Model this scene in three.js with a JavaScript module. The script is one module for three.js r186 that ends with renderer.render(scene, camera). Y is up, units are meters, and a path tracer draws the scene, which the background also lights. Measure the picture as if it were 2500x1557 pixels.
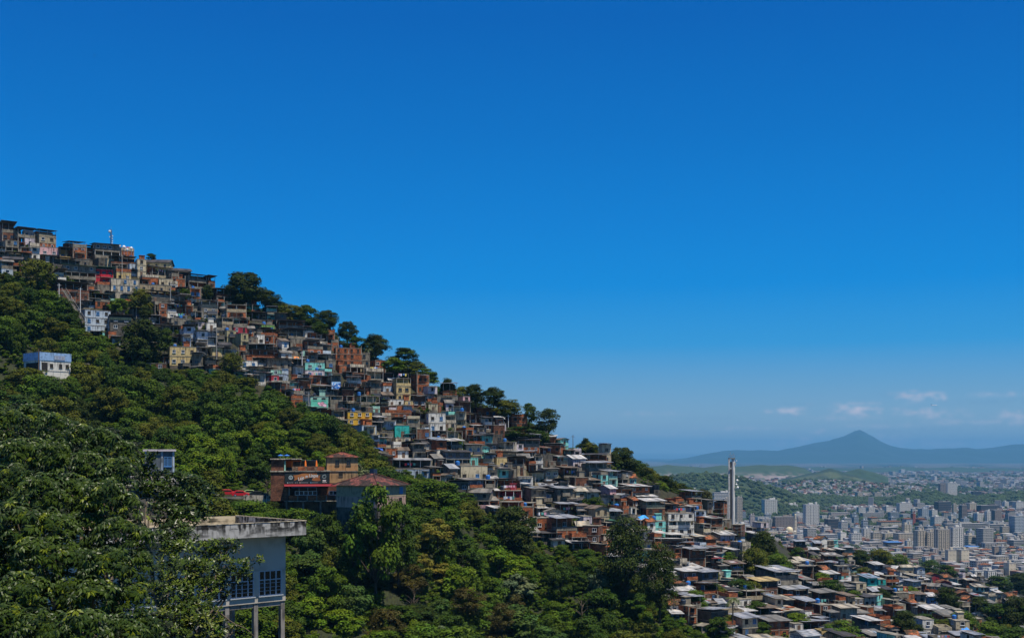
import * as THREE from 'three';
import { mergeGeometries } from 'three/addons/utils/BufferGeometryUtils.js';
import { RoundedBoxGeometry } from 'three/addons/geometries/RoundedBoxGeometry.js';

// ------------------------------------------------------------------ camera
const F = 2905, HX = 1250, HY = 1108, CH = 160;         // focal length in photo pixels, principal column, horizon row, eye height over the city plain
const scene = new THREE.Scene();
const camera = new THREE.PerspectiveCamera(2 * Math.atan(1108 / F) * 180 / Math.PI, 2500 / 2216, 1, 90000);
camera.setViewOffset(2500, 2216, 0, 0, 2500, 1557);     // a shift lens: the eye looks level, the frame is raised
camera.position.set(0, CH, 0);
camera.lookAt(0, CH, -100);
const renderer = new THREE.WebGLRenderer({ antialias: true });
renderer.toneMapping = THREE.LinearToneMapping;
renderer.toneMappingExposure = 1.1;
renderer.shadowMap.enabled = true;

// ------------------------------------------------------------------ random numbers and noise
function rng(seed) { let a = seed >>> 0; return () => { a = (a + 0x6d2b79f5) | 0; let t = Math.imul(a ^ (a >>> 15), 1 | a); t = (t + Math.imul(t ^ (t >>> 7), 61 | t)) ^ t; return ((t ^ (t >>> 14)) >>> 0) / 4294967296; }; }
const R = rng(20231);
const rr = (a, b, r = R) => a + (b - a) * r();
const pick = (list, r = R) => list[Math.floor(r() * list.length)];
const clamp = (x, a, b) => Math.min(b, Math.max(a, x)), lerp = (a, b, t) => a + (b - a) * t, sstep = (a, b, x) => { const t = clamp((x - a) / (b - a), 0, 1); return t * t * (3 - 2 * t); };
const hash = (x, y, s = 0) => { let h = Math.imul(x | 0, 374761393) ^ Math.imul(y | 0, 668265263) ^ Math.imul(s + 11, 974634761); h = Math.imul(h ^ (h >>> 13), 1274126177); return ((h ^ (h >>> 16)) >>> 0) / 4294967296; };
function vnoise(x, y, s = 0, per = 0) {
  const ix = Math.floor(x), iy = Math.floor(y), fx = x - ix, fy = y - iy, u = fx * fx * (3 - 2 * fx), v = fy * fy * (3 - 2 * fy);
  const w = (a) => (per ? ((a % per) + per) % per : a);
  return lerp(lerp(hash(w(ix), w(iy), s), hash(w(ix + 1), w(iy), s), u), lerp(hash(w(ix), w(iy + 1), s), hash(w(ix + 1), w(iy + 1), s), u), v);
}
const fbm = (x, y, s = 0, per = 0, o = 4) => { let a = 0, k = 0.5, n = 0; for (let i = 0; i < o; i++) { a += k * vnoise(x, y, s + i, per); n += k; x *= 2; y *= 2; per *= 2; k *= 0.5; } return a / n; };

// ------------------------------------------------------------------ sky (air and thin clouds), sun, haze
const SUN = new THREE.Vector3(0.74 * Math.cos(1.17), Math.sin(1.17), 0.673 * Math.cos(1.17));
const srgb = (r, g, b) => [r, g, b].map((c) => { c /= 255; return c <= 0.04045 ? c / 12.92 : ((c + 0.055) / 1.055) ** 2.4; });
{
  const W = 4096, H = 2048, data = new Float32Array(W * H * 4);
  const stops = [[-90, 60, 80, 90], [0, 162, 182, 194], [1.6, 144, 179, 201], [3.2, 112, 168, 208], [5.2, 50, 154, 220], [8, 0, 138, 220], [11, 0, 126, 211], [15, 0, 112, 197], [20, 0, 97, 183], [30, 0, 84, 166], [50, 2, 72, 150], [90, 2, 62, 136]].map(([e, ...c]) => [e, ...srgb(...c).map((v) => v / 1.1)]);
  const clouds = [[2232, 966, 58, 13, 0.75], [2290, 967, 26, 12, 0.7], [2095, 1001, 62, 15, 0.9], [1905, 1003, 30, 13, 0.6], [1943, 1002, 34, 13, 0.65], [1880, 1000, 26, 8, 0.45], [2200, 1003, 40, 12, 0.55], [2245, 1008, 40, 12, 0.5], [2300, 1014, 70, 18, 0.4], [2475, 1020, 50, 18, 0.6], [2000, 1054, 20, 16, 0.45], [1965, 1076, 36, 18, 0.45], [2180, 1076, 50, 20, 0.5], [1910, 1080, 30, 14, 0.3], [2300, 1082, 90, 16, 0.35], [2420, 1086, 80, 16, 0.3], [2060, 1020, 120, 8, 0.25], [1720, 1020, 140, 5, -0.14], [2420, 980, 140, 6, -0.2], [1935, 987, 80, 6, -0.18], [2200, 966, 90, 8, -0.16], [1800, 1046, 160, 6, 0.3], [1650, 1060, 140, 7, 0.22], [2380, 1030, 160, 7, 0.35], [2150, 1040, 130, 6, 0.3], [2120, 985, 140, 5, 0.25], [2440, 962, 90, 6, 0.3], [1560, 1010, 120, 5, 0.16], [2150, 1050, 120, 7, -0.12], [2330, 1046, 140, 6, -0.12]];
  const list = clouds.map(([x, y, w, h, a]) => { const v = new THREE.Vector3((x - HX) / F, -(y - HY) / F, -1).normalize(); return [Math.asin(v.y) * 180 / Math.PI, Math.atan2(v.x, -v.z) * 180 / Math.PI, w / F * 57.3, h / F * 57.3, a]; });
  const white = srgb(225, 215, 225).map((v) => v / 1.1), grey = srgb(78, 122, 172).map((v) => v / 1.1);
  for (let j = 0; j < H; j++) {
    const e = ((j + 0.5) / H - 0.5) * 180;
    let k = 0; while (k < stops.length - 2 && stops[k + 1][0] < e) k++;
    const t = clamp((e - stops[k][0]) / (stops[k + 1][0] - stops[k][0]), 0, 1), base = [1, 2, 3].map((c) => lerp(stops[k][c], stops[k + 1][c], t));
    for (let i = 0; i < W; i++) {
      const az = ((i + 0.5) / W - 0.25) * 360, o = (j * W + i) * 4;
      let c = base;
      if (e > 0 && e < 5 && az > 5 && az < 27) {
        for (const [ce, ca, w, h, a] of list) {
          const dx = (az - ca) / w, dy = (e - ce) / h, q = dx * dx + dy * dy;
          if (q > 2.2) continue;
          const n = fbm(az * 3.2 + 40, e * 9, 7, 0, 3), m = clamp(Math.exp(-q * 1.3) * 0.9 + (n - 0.5) * 2.2 * Math.exp(-q * 0.7) - 0.3, 0, 1) * Math.abs(a);
          c = c.map((v, z) => lerp(v, (a > 0 ? white : grey)[z], m));
        }
      }
      data[o] = c[0]; data[o + 1] = c[1]; data[o + 2] = c[2]; data[o + 3] = 1;
    }
  }
  const sky = new THREE.DataTexture(data, W, H, THREE.RGBAFormat, THREE.FloatType);
  sky.mapping = THREE.EquirectangularReflectionMapping; sky.magFilter = THREE.LinearFilter; sky.needsUpdate = true;
  scene.background = sky; scene.environment = sky;
}
const sun = new THREE.DirectionalLight(new THREE.Color(1, 0.93, 0.80), 5);
sun.position.copy(SUN).multiplyScalar(900).add(new THREE.Vector3(0, CH, -380));
sun.target.position.set(0, CH - 20, -380); sun.castShadow = true;
Object.assign(sun.shadow.camera, { left: -420, right: 420, top: 420, bottom: -420, near: 100, far: 2500 }); sun.shadow.mapSize.set(4096, 4096);
scene.add(sun, sun.target);
scene.fog = new THREE.FogExp2(new THREE.Color(0.20, 0.60, 1.0), 0.000046);

// ------------------------------------------------------------------ helpers
const V = (x, y, z) => new THREE.Vector3(x, y, z);
const at = (px, py, d) => V((px - HX) / F * d, CH - (py - HY) / F * d, -d);     // a point seen in the photo, d metres away
const names = new Map();
function numbered(n) { const k = names.get(n) ?? 0; names.set(n, k + 1); return k ? `${n}_${String(k).padStart(3, '0')}` : n; }
function tag(o, label, category, group) { o.userData.label = label; o.userData.category = category; if (group) o.userData.group = group; return o; }
function thing(name, label, category, p = [0, 0, 0], turn = 0, group) {
  const o = new THREE.Group(); o.name = numbered(name); o.position.set(...(p.isVector3 ? [p.x, p.y, p.z] : p)); o.rotation.y = turn; scene.add(o);
  return tag(o, label, category, group);
}
function mesh(name, geo, mat, parent = scene) {
  const m = new THREE.Mesh(Array.isArray(geo) ? mg(geo) : geo, mat); m.name = parent === scene ? numbered(name) : name;
  m.castShadow = m.receiveShadow = true; parent.add(m); return m;
}
function mg(list, groups = false) {
  const l = list.map((g) => { const q = g.index ? g.toNonIndexed() : g; for (const k of Object.keys(q.attributes)) if (!['position', 'normal', 'uv'].includes(k)) q.deleteAttribute(k); return q; });
  return mergeGeometries(l, groups);
}
// a box whose lower face centre is at x, y, z; uv in metres with a random shift so that stains differ
function bx(w, h, d, x = 0, y = 0, z = 0, ry = 0) {
  const g = new THREE.BoxGeometry(w, h, d), uv = g.attributes.uv, n = g.attributes.normal, p = g.attributes.position, ou = Math.floor(hash(x * 97 + w * 31, y * 89 + z * 53, 5) * 64) / 8, ov = hash(w * 71, z * 37 + d * 19, 6) * 0.25;
  for (let i = 0; i < uv.count; i++) {
    const nx = Math.abs(n.getX(i)), ny = Math.abs(n.getY(i));
    const u = nx > 0.5 ? p.getZ(i) + 3.7 : p.getX(i), v = ny > 0.5 ? p.getZ(i) : p.getY(i) + h / 2;
    uv.setXY(i, u / 6 + ou, v / 6 + ov);
  }
  if (ry) g.rotateY(ry);
  g.translate(x, y + h / 2, z); return g;
}
const cyl = (r0, r1, h, x = 0, y = 0, z = 0, n = 8) => { const g = new THREE.CylinderGeometry(r1, r0, h, n); g.translate(x, y + h / 2, z); return g; };
function bar(a, b, r, n = 5, r2 = r) {                   // a rod from a to b
  const d = b.clone().sub(a), g = new THREE.CylinderGeometry(r2, r, d.length(), n); g.translate(0, d.length() / 2, 0);
  g.applyQuaternion(new THREE.Quaternion().setFromUnitVectors(V(0, 1, 0), d.normalize())); g.translate(a.x, a.y, a.z); return g;
}
function tubePath(pts, r0, r1, seg = 10, n = 6) {        // a tapering limb through points
  const c = new THREE.CatmullRomCurve3(pts), out = []; let a = c.getPoint(0);
  for (let i = 1; i <= seg; i++) { const b = c.getPoint(i / seg); out.push(bar(a, b, lerp(r0, r1, (i - 1) / seg), n, lerp(r0, r1, i / seg))); a = b; }
  return mg(out);
}

// ------------------------------------------------------------------ textures
function tex(w, h, fn, srgbMap = true, rep = [1, 1]) {
  const d = new Uint8Array(w * h * 4);
  for (let y = 0; y < h; y++) for (let x = 0; x < w; x++) { const c = fn(x / w, y / h, x, y), o = (y * w + x) * 4; for (let k = 0; k < 3; k++) d[o + k] = clamp(Math.round((Array.isArray(c) ? c[k] : c) * 255), 0, 255); d[o + 3] = 255; }
  const t = new THREE.DataTexture(d, w, h, THREE.RGBAFormat, THREE.UnsignedByteType); t.wrapS = t.wrapT = THREE.RepeatWrapping; t.magFilter = THREE.LinearFilter; t.minFilter = THREE.LinearMipmapLinearFilter; t.generateMipmaps = true;
  if (srgbMap) t.colorSpace = THREE.SRGBColorSpace; t.repeat.set(...rep); t.needsUpdate = true; return t;
}
const T = {};
T.plaster = tex(256, 256, (u, v) => { const s = fbm(u * 18, v * 2, 3, 18, 3), b = fbm(u * 6, v * 6, 9, 6, 5); const k = 0.86 + 0.14 * b - 0.34 * sstep(0.54, 0.8, s) * (0.5 + 0.5 * b) - 0.2 * sstep(0.58, 0.75, b); return [k, k * 0.985, k * 0.95]; });
T.dirty = tex(256, 256, (u, v) => { const s = fbm(u * 26, v * 2, 13, 26, 3), b = fbm(u * 5, v * 5, 19, 5, 5); const k = 0.9 - 0.5 * sstep(0.46, 0.75, s) * b * 1.6 - 0.35 * sstep(0.5, 0.75, b); return [k, k * 0.97, k * 0.9]; });
T.concrete = tex(256, 256, (u, v) => { const b = fbm(u * 8, v * 8, 29, 8, 6), s = fbm(u * 22, v * 3, 31, 22, 3); const k = 0.66 + 0.4 * (b - 0.2) - 0.3 * sstep(0.5, 0.75, s); return [k, k * 0.98, k * 0.93]; });
T.brick = tex(256, 240, (u, v, x, y) => {
  const row = Math.floor(y / 8), bxn = Math.floor((x + (row % 2) * 8) / 16), mort = y % 8 === 0 || (x + (row % 2) * 8) % 16 === 0, t = hash(bxn % 16, row, 3), b = fbm(u * 5, v * 5, 41, 5, 4), k = (0.62 + 0.38 * t) * (0.62 + 0.7 * b);
  return mort ? [0.62 * k + 0.2, 0.52 * k + 0.2, 0.44 * k + 0.2] : [1.0 * k, 0.93 * k, 0.86 * k];
});
T.sheet = tex(256, 256, (u, v) => { const b = fbm(u * 6, v * 6, 51, 6, 5), s = fbm(u * 4, v * 30, 53, 4, 3); const k = 0.8 + 0.5 * (b - 0.5) - 0.42 * sstep(0.45, 0.75, s); return [k, k * (1 - 0.1 * sstep(0.55, 0.8, b)), k * (1 - 0.2 * sstep(0.55, 0.8, b))]; });
T.wave = tex(128, 8, (u) => 0.5 + 0.5 * Math.cos(u * Math.PI * 2 * 32), false);
T.soft = tex(256, 256, (u, v) => { const b = fbm(u * 4, v * 4, 91, 4, 6), c = fbm(u * 12, v * 3, 93, 12, 4); const k = 0.93 - 0.16 * sstep(0.45, 0.75, b) - 0.12 * sstep(0.55, 0.75, c) * v; return [k, k, k * 0.985]; });
T.tile = tex(256, 256, (u, v) => { const b = fbm(u * 7, v * 7, 61, 7, 5), c = hash(Math.floor(u * 28), Math.floor(v * 20), 63), rim = Math.cos(u * 28 * Math.PI * 2) * 0.5 + 0.5; const m = sstep(0.5, 0.66, fbm(u * 4, v * 4, 67, 4, 4)), k = (0.5 + 0.5 * c) * (0.5 + 0.8 * b) * (0.72 + 0.28 * rim) * (1 - 0.45 * m); return [k, k * (0.9 + 0.25 * m), k * (0.86 + 0.2 * m)]; });
T.bark = tex(128, 128, (u, v) => { const k = 0.6 + 0.5 * (fbm(u * 14, v * 3, 71, 14, 4) - 0.3); return [k, k * 0.95, k * 0.88]; });
T.parapet = tex(1024, 128, (u, v) => {                    // rain stains run down from the top edge
  const s = fbm(u * 90, v * 1.2, 81, 90, 3), s2 = fbm(u * 34, v * 2.5, 83, 34, 4), b = fbm(u * 16, v * 4, 85, 16, 5), run = sstep(0.42, 0.68, s) * (0.25 + 0.75 * v) + sstep(0.5, 0.7, s2) * v * 1.1 + sstep(0.55, 0.7, b) * 0.6;
  const k = clamp(0.92 - 0.16 * b - 0.62 * clamp(run, 0, 1.25) * (0.55 + 0.45 * sstep(0.2, 0.9, v)), 0.1, 1); return [k, k * 0.985, k * 0.97];
});
const M = {};
const std = (c, o = {}) => new THREE.MeshStandardMaterial({ color: new THREE.Color(...(typeof c === 'string' ? new THREE.Color(c).toArray() : c)), roughness: 0.85, ...o });
// ------------------------------------------------------------------ terrain: profiles of the ground along columns of the view (distance, height), joined into one height field
const P = (d, py) => [d, -(py - HY) / F * d];
const FAR = (a, b) => [[a, b], [1300, -140], [1500, -160], [40000, -160]];
const NEAR = [[2, -3.5], [9, -8], [30, -16], [60, -20], [110, -27], [150, -33]];
const columns = [
  [-900, [200, -30], [300, 5], [430, 60], [470, 80], [520, 70], [700, -40], ...FAR(1000, -120)],
  [0, [200, -33], P(250, 1300), P(300, 1075), P(338, 925), P(400, 672), P(440, 582), [475, 60], [640, -40], ...FAR(1000, -120)],
  [130, [200, -33], P(250, 1300), P(300, 1085), P(338, 945), P(395, 730), P(445, 606), [480, 58], [640, -40], ...FAR(1000, -120)],
  [230, [200, -34], P(250, 1320), P(300, 1105), P(340, 985), P(388, 838), P(450, 618), [485, 55], [640, -40], ...FAR(1000, -120)],
  [400, [200, -36], P(245, 1400), P(285, 1210), P(330, 1050), P(378, 908), P(450, 656), [485, 50], [640, -45], ...FAR(1000, -120)],
  [560, [200, -36], P(240, 1450), P(280, 1222), P(290, 1210), P(330, 1040), P(373, 925), P(445, 728), [480, 40], [640, -45], ...FAR(1000, -120)],
  [650, [190, -40], P(230, 1560), P(262, 1330), P(280, 1240), P(292, 1214), P(335, 1060), P(370, 965), P(442, 762), [480, 35], [640, -50], ...FAR(1000, -120)],
  [760, [190, -42], P(235, 1560), P(258, 1400), P(280, 1275), P(300, 1205), P(330, 1110), P(364, 1030), P(440, 806), [480, 28], [640, -55], ...FAR(1000, -125)],
  [870, [190, -43], P(240, 1570), P(272, 1350), P(300, 1245), P(330, 1140), P(360, 1062), P(438, 868), [478, 20], [640, -60], ...FAR(1000, -125)],
  [960, [190, -44], P(250, 1580), P(280, 1400), P(310, 1265), P(349, 1160), P(432, 905), [472, 10], [640, -66], ...FAR(1000, -130)],
  [1100, [190, -46], P(262, 1580), P(282, 1470), P(310, 1335), P(344, 1197), P(430, 965), [470, 4], [640, -70], ...FAR(1000, -130)],
  [1200, [190, -52], P(275, 1600), P(288, 1530), P(312, 1405), P(339, 1268), P(430, 1012), [470, -4], [640, -80], ...FAR(1000, -135)],
  [1330, [190, -55], P(282, 1600), P(305, 1470), P(329, 1342), P(428, 1068), [468, -12], [640, -90], ...FAR(1000, -140)],
  [1450, [190, -56], P(280, 1620), P(300, 1490), P(324, 1360), P(426, 1106), [466, -18], [640, -95], ...FAR(1000, -140)],
  [1560, [190, -56], P(278, 1630), P(295, 1545), P(313, 1438), P(424, 1152), [466, -25], [640, -105], ...FAR(1000, -145)],
  [1650, [190, -55], P(276, 1645), P(298, 1535), P(340, 1395), P(424, 1198), [466, -32], [640, -110], ...FAR(1000, -148)],
  [1750, [190, -54], P(275, 1650), P(295, 1570), P(340, 1440), P(430, 1248), [474, -40], [640, -115], ...FAR(1000, -150)],
  [1850, [190, -54], P(290, 1600), P(350, 1445), P(450, 1312), P(500, 1296), [545, -56], [700, -120], ...FAR(1000, -150)],
  [2000, [190, -54], P(290, 1600), P(360, 1475), P(480, 1380), P(620, 1330), [690, -85], [900, -130], ...FAR(1150, -152)],
  [2150, [190, -54], P(290, 1605), P(370, 1500), P(520, 1410), P(720, 1360), [800, -100], ...FAR(1100, -150)],
  [2300, [190, -54], P(300, 1600), P(390, 1510), P(560, 1440), P(820, 1398), [900, -115], ...FAR(1150, -152)],
  [2500, [190, -54], P(310, 1600), P(410, 1530), P(600, 1470), P(900, 1436), [980, -128], ...FAR(1180, -154)],
  [3300, [190, -56], [310, -56], [410, -62], [600, -80], [900, -108], [980, -132], ...FAR(1180, -154)],
].map(([x, ...k]) => [x, [...NEAR, ...k]]);
const along = (k, d) => { let i = 0; while (i < k.length - 2 && k[i + 1][0] < d) i++; const t = clamp((d - k[i][0]) / (k[i + 1][0] - k[i][0]), 0, 1); return lerp(k[i][1], k[i + 1][1], t); };
function smoothAlong(k, d) { return d < 1400 ? (along(k, d * 0.985) + 2 * along(k, d) + along(k, d * 1.015)) / 4 : along(k, d); }
function relY(u, d) {                                    // ground height over the eye
  let i = 0; while (i < columns.length - 2 && columns[i + 1][0] < u) i++;
  const t = sstep(0, 1, clamp((u - columns[i][0]) / (columns[i + 1][0] - columns[i][0]), 0, 1)), x = (u - HX) / F * d;
  const bump = d > 150 && d < 1200 ? (fbm(x / 22 + 50, d / 22, 5) - 0.5) * 3.4 * sstep(150, 260, d) * (1 - sstep(800, 1200, d)) : 0;
  return lerp(smoothAlong(columns[i][1], d), smoothAlong(columns[i + 1][1], d), t) + bump;
}
const ground = (x, z) => { const d = Math.max(2, -z); return CH + relY(clamp(x / d * F + HX, -900, 3300), d); };
const groundPy = (u, d) => HY - relY(u, d) * F / d;
function solveD(px, py, lo = 200, hi = 1300) {            // distance at which the ground is first seen at that pixel
  let a = lo, pa = groundPy(px, a);
  for (let d = lo + 2; d < hi; d += 2) { const p = groundPy(px, d); if (pa > py && p <= py) { let b = d; for (let i = 0; i < 12; i++) { const m = (a + b) / 2; if (groundPy(px, m) > py) a = m; else b = m; } return b; } a = d; pa = p; }
  return null;
}
const curve = (pts) => (u) => { let i = 0; while (i < pts.length - 2 && pts[i + 1][0] < u) i++; return lerp(pts[i][1], pts[i + 1][1], clamp((u - pts[i][0]) / (pts[i + 1][0] - pts[i][0]), 0, 1)); };
const frontD = curve([[-900, 430], [0, 400], [130, 395], [230, 388], [400, 378], [560, 373], [650, 370], [760, 364], [870, 360], [960, 349], [1100, 344], [1200, 339], [1330, 329], [1450, 324], [1560, 313], [1650, 298], [1750, 294], [2000, 285], [3300, 285]]);
const ridgeD = curve([[-900, 460], [0, 442], [230, 450], [400, 450], [560, 446], [760, 440], [960, 434], [1200, 430], [1450, 426], [1650, 426], [1750, 432], [1850, 500], [2000, 625], [2150, 725], [2300, 825], [2500, 905], [3300, 950]]);
{
  const us = [], ds = [];
  for (let u = -3200; u <= 5600; u += u > -200 && u < 2700 ? 22 : 200) us.push(u);
  for (let d = 2; d < 45000; d *= d > 230 && d < 500 ? 1.008 : d < 1600 && d >= 500 ? 1.02 : 1.09) ds.push(d);
  const pos = [], col = [], idx = [], uv = [];
  ds.forEach((d, j) => us.forEach((u, i) => {
    const x = (u - HX) / F * d, uc = clamp(u, -900, 3300), y = CH + relY(uc, d);
    pos.push(x, y, -d); uv.push(x / 6, d / 6);
    const n = fbm(x / 9, d / 9, 15), town = d > frontD(uc) - 4 && d < ridgeD(uc) + 12 ? 1 : 0, c = [0.028 + 0.02 * n, 0.04 + 0.02 * n, 0.012];
    const city = sstep(1150, 1500, d), m = fbm(x / 260, d / 420, 25), green = sstep(d < 2700 ? 0.56 : 0.46, d < 2700 ? 0.66 : 0.6, m);
    const t = [0.03 + 0.03 * n, 0.028 + 0.026 * n, 0.016], p = [lerp(0.16, 0.03, green), lerp(0.15, 0.055, green), lerp(0.14, 0.02, green)];
    col.push(...[0, 1, 2].map((k) => lerp(lerp(c[k], t[k], town * 0.75), p[k], city)));
    if (i && j) { const a = j * us.length + i; idx.push(a, a - us.length, a - 1, a - 1, a - us.length, a - us.length - 1); }
  }));
  const g = new THREE.BufferGeometry();
  g.setAttribute('position', new THREE.Float32BufferAttribute(pos, 3)); g.setAttribute('color', new THREE.Float32BufferAttribute(col, 3)); g.setAttribute('uv', new THREE.Float32BufferAttribute(uv, 2));
  g.setIndex(idx); g.computeVertexNormals();
  if (g.attributes.normal.getY(500) < 0) { g.setIndex(idx.reverse()); g.computeVertexNormals(); }
  const m = mesh('ground', g, new THREE.MeshStandardMaterial({ vertexColors: true, roughness: 0.95, map: T.concrete }));
  m.userData.kind = 'structure';
}
// hills and the far range: mounds of real depth on the plain, each a height field with its own crest line
function hill(name, d, thick, crest, colour, seed, rough = 10, label) {
  const x0 = crest[0][0], x1 = crest[crest.length - 1][0], nx = 140, nz = 40, pos = [], col = [], idx = [], c = curve(crest);
  for (let j = 0; j <= nz; j++) for (let i = 0; i <= nx; i++) {
    const u = lerp(x0, x1, i / nx), t = j / nz * 2 - 1, z = d + t * thick, x = (u - HX) / F * z, top = -(c(u) - HY) / F * d + 160;
    const fall = Math.pow(Math.max(0, Math.cos(t * Math.PI / 2)), 1.3), n = fbm(x / thick * 5 + seed, z / thick * 5, seed, 0, 6);
    const h = top * (fall * (0.9 + 0.1 * (1 - Math.abs(t))) + (n - 0.5) * 0.34 * fall * (1 - fall) * 2) + (n - 0.5) * rough * fall;
    pos.push(x, Math.max(h, 0) - 1.5, -z);
    const k = colour(x, z, n, h / Math.max(top, 1)); col.push(...k);
    if (i && j) { const a = j * (nx + 1) + i; idx.push(a, a - 1, a - nx - 1, a - 1, a - nx - 2, a - nx - 1); }
  }
  const g = new THREE.BufferGeometry(); g.setAttribute('position', new THREE.Float32BufferAttribute(pos, 3)); g.setAttribute('color', new THREE.Float32BufferAttribute(col, 3)); g.setIndex(idx); g.computeVertexNormals();
  if (g.attributes.normal.getY(1800) < 0) { g.setIndex(idx.reverse()); g.computeVertexNormals(); }
  const m = mesh(name, g, M.hill); m.userData.kind = 'structure'; if (label) m.userData.label = label; hills.push({ d, thick, c, x0, x1, mesh: m, nx, nz, pos });
  return m;
}
const hills = [];
M.hill = new THREE.MeshStandardMaterial({ vertexColors: true, roughness: 1 });
const wood = (x, z, n) => { const k = fbm(x / 30, z / 30, 3, 0, 5); return [0.016 + 0.02 * k, 0.036 + 0.03 * k, 0.014 + 0.008 * k]; };
const grassy = (x, z, n, h) => { const k = sstep(0.44, 0.56, fbm(x / 130, z / 90, 33, 0, 4)) * sstep(0.2, 0.4, h) * (1 - sstep(0.82, 0.9, h)), q = fbm(x / 26, z / 26, 5, 0, 4); return [lerp(0.018, 0.062, k) * (0.7 + 0.6 * q), lerp(0.036, 0.078, k) * (0.7 + 0.6 * q), lerp(0.014, 0.03, k)]; };
const mixed = (x, z, n, h) => { const k = 1 - sstep(0.3, 0.75, h), q = hash(Math.floor(x / 26), Math.floor(z / 40), 3), w = wood(x, z, n); const s = k * (q > 0.45 ? 1 : 0); return [lerp(w[0] * 1.2, 0.30 * q, s), lerp(w[1] * 1.1, 0.24 * q, s), lerp(w[2], 0.22 * q, s)]; };
const blue = (x, z, n) => [0.018, 0.035 + 0.01 * n, 0.03];
hill('hill', 3300, 420, [[1500, 1275], [1560, 1225], [1610, 1180], [1650, 1164], [1700, 1159], [1760, 1163], [1810, 1170], [1860, 1186], [1910, 1200], [1960, 1222], [2020, 1255]], grassy, 3, 12);
hill('hill', 4700, 500, [[1780, 1208], [1840, 1200], [1900, 1180], [1960, 1174], [2030, 1172], [2100, 1178], [2170, 1184], [2230, 1186], [2290, 1196], [2360, 1207]], mixed, 7, 10);
hill('hill', 3900, 300, [[1800, 1228], [1900, 1212], [2000, 1214], [2080, 1218], [2160, 1222], [2230, 1206], [2290, 1204], [2340, 1216], [2420, 1212], [2480, 1204], [2560, 1206], [2640, 1230]], wood, 11, 10);
hill('hill', 6900, 600, [[1300, 1160], [1500, 1148], [1560, 1141], [1600, 1138], [1628, 1134], [1690, 1139], [1720, 1141], [1762, 1134], [1800, 1138], [1860, 1134], [1900, 1137], [1930, 1136], [1965, 1142], [1990, 1156], [2020, 1172]], mixed, 13, 14);
hill('hill', 5700, 380, [[1900, 1172], [1960, 1158], [2000, 1150], [2025, 1143], [2050, 1148], [2080, 1156], [2120, 1168], [2160, 1178]], grassy, 17, 10);
hill('hill', 6000, 280, [[2020, 1166], [2060, 1152], [2100, 1144], [2130, 1150], [2170, 1164]], wood, 19, 8);
hill('hill', 11500, 900, [[1900, 1152], [1975, 1142], [2005, 1139], [2060, 1143], [2130, 1143], [2200, 1139], [2260, 1143], [2330, 1140], [2420, 1143], [2500, 1145], [2700, 1142]], wood, 23, 12);
hill('mountain_range', 24000, 3600, [[1150, 1150], [1400, 1146], [1560, 1142], [1640, 1127], [1700, 1114], [1760, 1104], [1800, 1102], [1850, 1099], [1900, 1099], [1940, 1091], [1985, 1079], [2030, 1072], [2040, 1067], [2060, 1064], [2076, 1059], [2088, 1053], [2096, 1050], [2104, 1053], [2122, 1064], [2146, 1076], [2168, 1086], [2200, 1093], [2260, 1096], [2320, 1095], [2360, 1091], [2400, 1094], [2450, 1089], [2500, 1085], [2600, 1090], [2900, 1100]], blue, 29, 150);
// ------------------------------------------------------------------ house materials
const WALLS = {                                             // code: [words, base colour, texture]
  br: ['bare orange brick', [0.46, 0.165, 0.07], 'brick'], bd: ['dark brown brick', [0.22, 0.10, 0.06], 'brick'], gr: ['grey plastered', [0.40, 0.37, 0.32], 'concrete'], gd: ['dark grey', [0.19, 0.18, 0.165], 'concrete'],
  cr: ['cream', [0.62, 0.55, 0.40], 'plaster'], be: ['beige', [0.50, 0.42, 0.29], 'plaster'], wh: ['white', [0.78, 0.78, 0.76], 'plaster'], pb: ['pale blue', [0.52, 0.63, 0.78], 'plaster'], pk: ['pink', [0.74, 0.46, 0.50], 'plaster'],
  ye: ['pale yellow', [0.66, 0.52, 0.26], 'plaster'], yo: ['ochre', [0.46, 0.32, 0.12], 'plaster'], yb: ['bright yellow', [0.76, 0.46, 0.04], 'plaster'], rd: ['bright red', [0.62, 0.02, 0.05], 'plaster'], cm: ['crimson', [0.42, 0.035, 0.06], 'plaster'],
  gn: ['green', [0.22, 0.45, 0.11], 'plaster'], tq: ['turquoise', [0.26, 0.76, 0.72], 'plaster'], te: ['teal', [0.03, 0.50, 0.47], 'plaster'], mi: ['mint green', [0.36, 0.66, 0.58], 'plaster'], ol: ['olive cream', [0.42, 0.38, 0.22], 'plaster'],
  li: ['lilac white', [0.66, 0.60, 0.68], 'plaster'], bl: ['sky blue', [0.15, 0.40, 0.80], 'plaster'], ta: ['tan', [0.48, 0.31, 0.16], 'plaster'], st: ['rain stained white', [0.66, 0.62, 0.56], 'dirty'], dk: ['slate blue', [0.12, 0.15, 0.19], 'plaster'], sa: ['sandy orange', [0.55, 0.30, 0.13], 'plaster'],
};
for (const [k, [, c, t]] of Object.entries(WALLS)) M[k] = std(c.map((v) => v * (k === 'gr' || k === 'be' || k === 'gd' ? 0.85 : 1)), { map: T[t], roughness: 0.92 });
const ROOFS = { w: ['white sheet', [0.80, 0.80, 0.80]], z: ['zinc sheet', [0.52, 0.55, 0.60]], e: ['grey sheet', [0.30, 0.29, 0.27]], d: ['dark sheet', [0.09, 0.085, 0.09]], b: ['brownish sheet', [0.26, 0.20, 0.15]], y: ['yellow sheet', [0.72, 0.55, 0.25]], r: ['red sheet', [0.35, 0.05, 0.05]], u: ['pale blue sheet', [0.45, 0.58, 0.74]], v: ['green sheet', [0.05, 0.20, 0.13]], c: ['cream sheet', [0.66, 0.60, 0.48]] };
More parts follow.
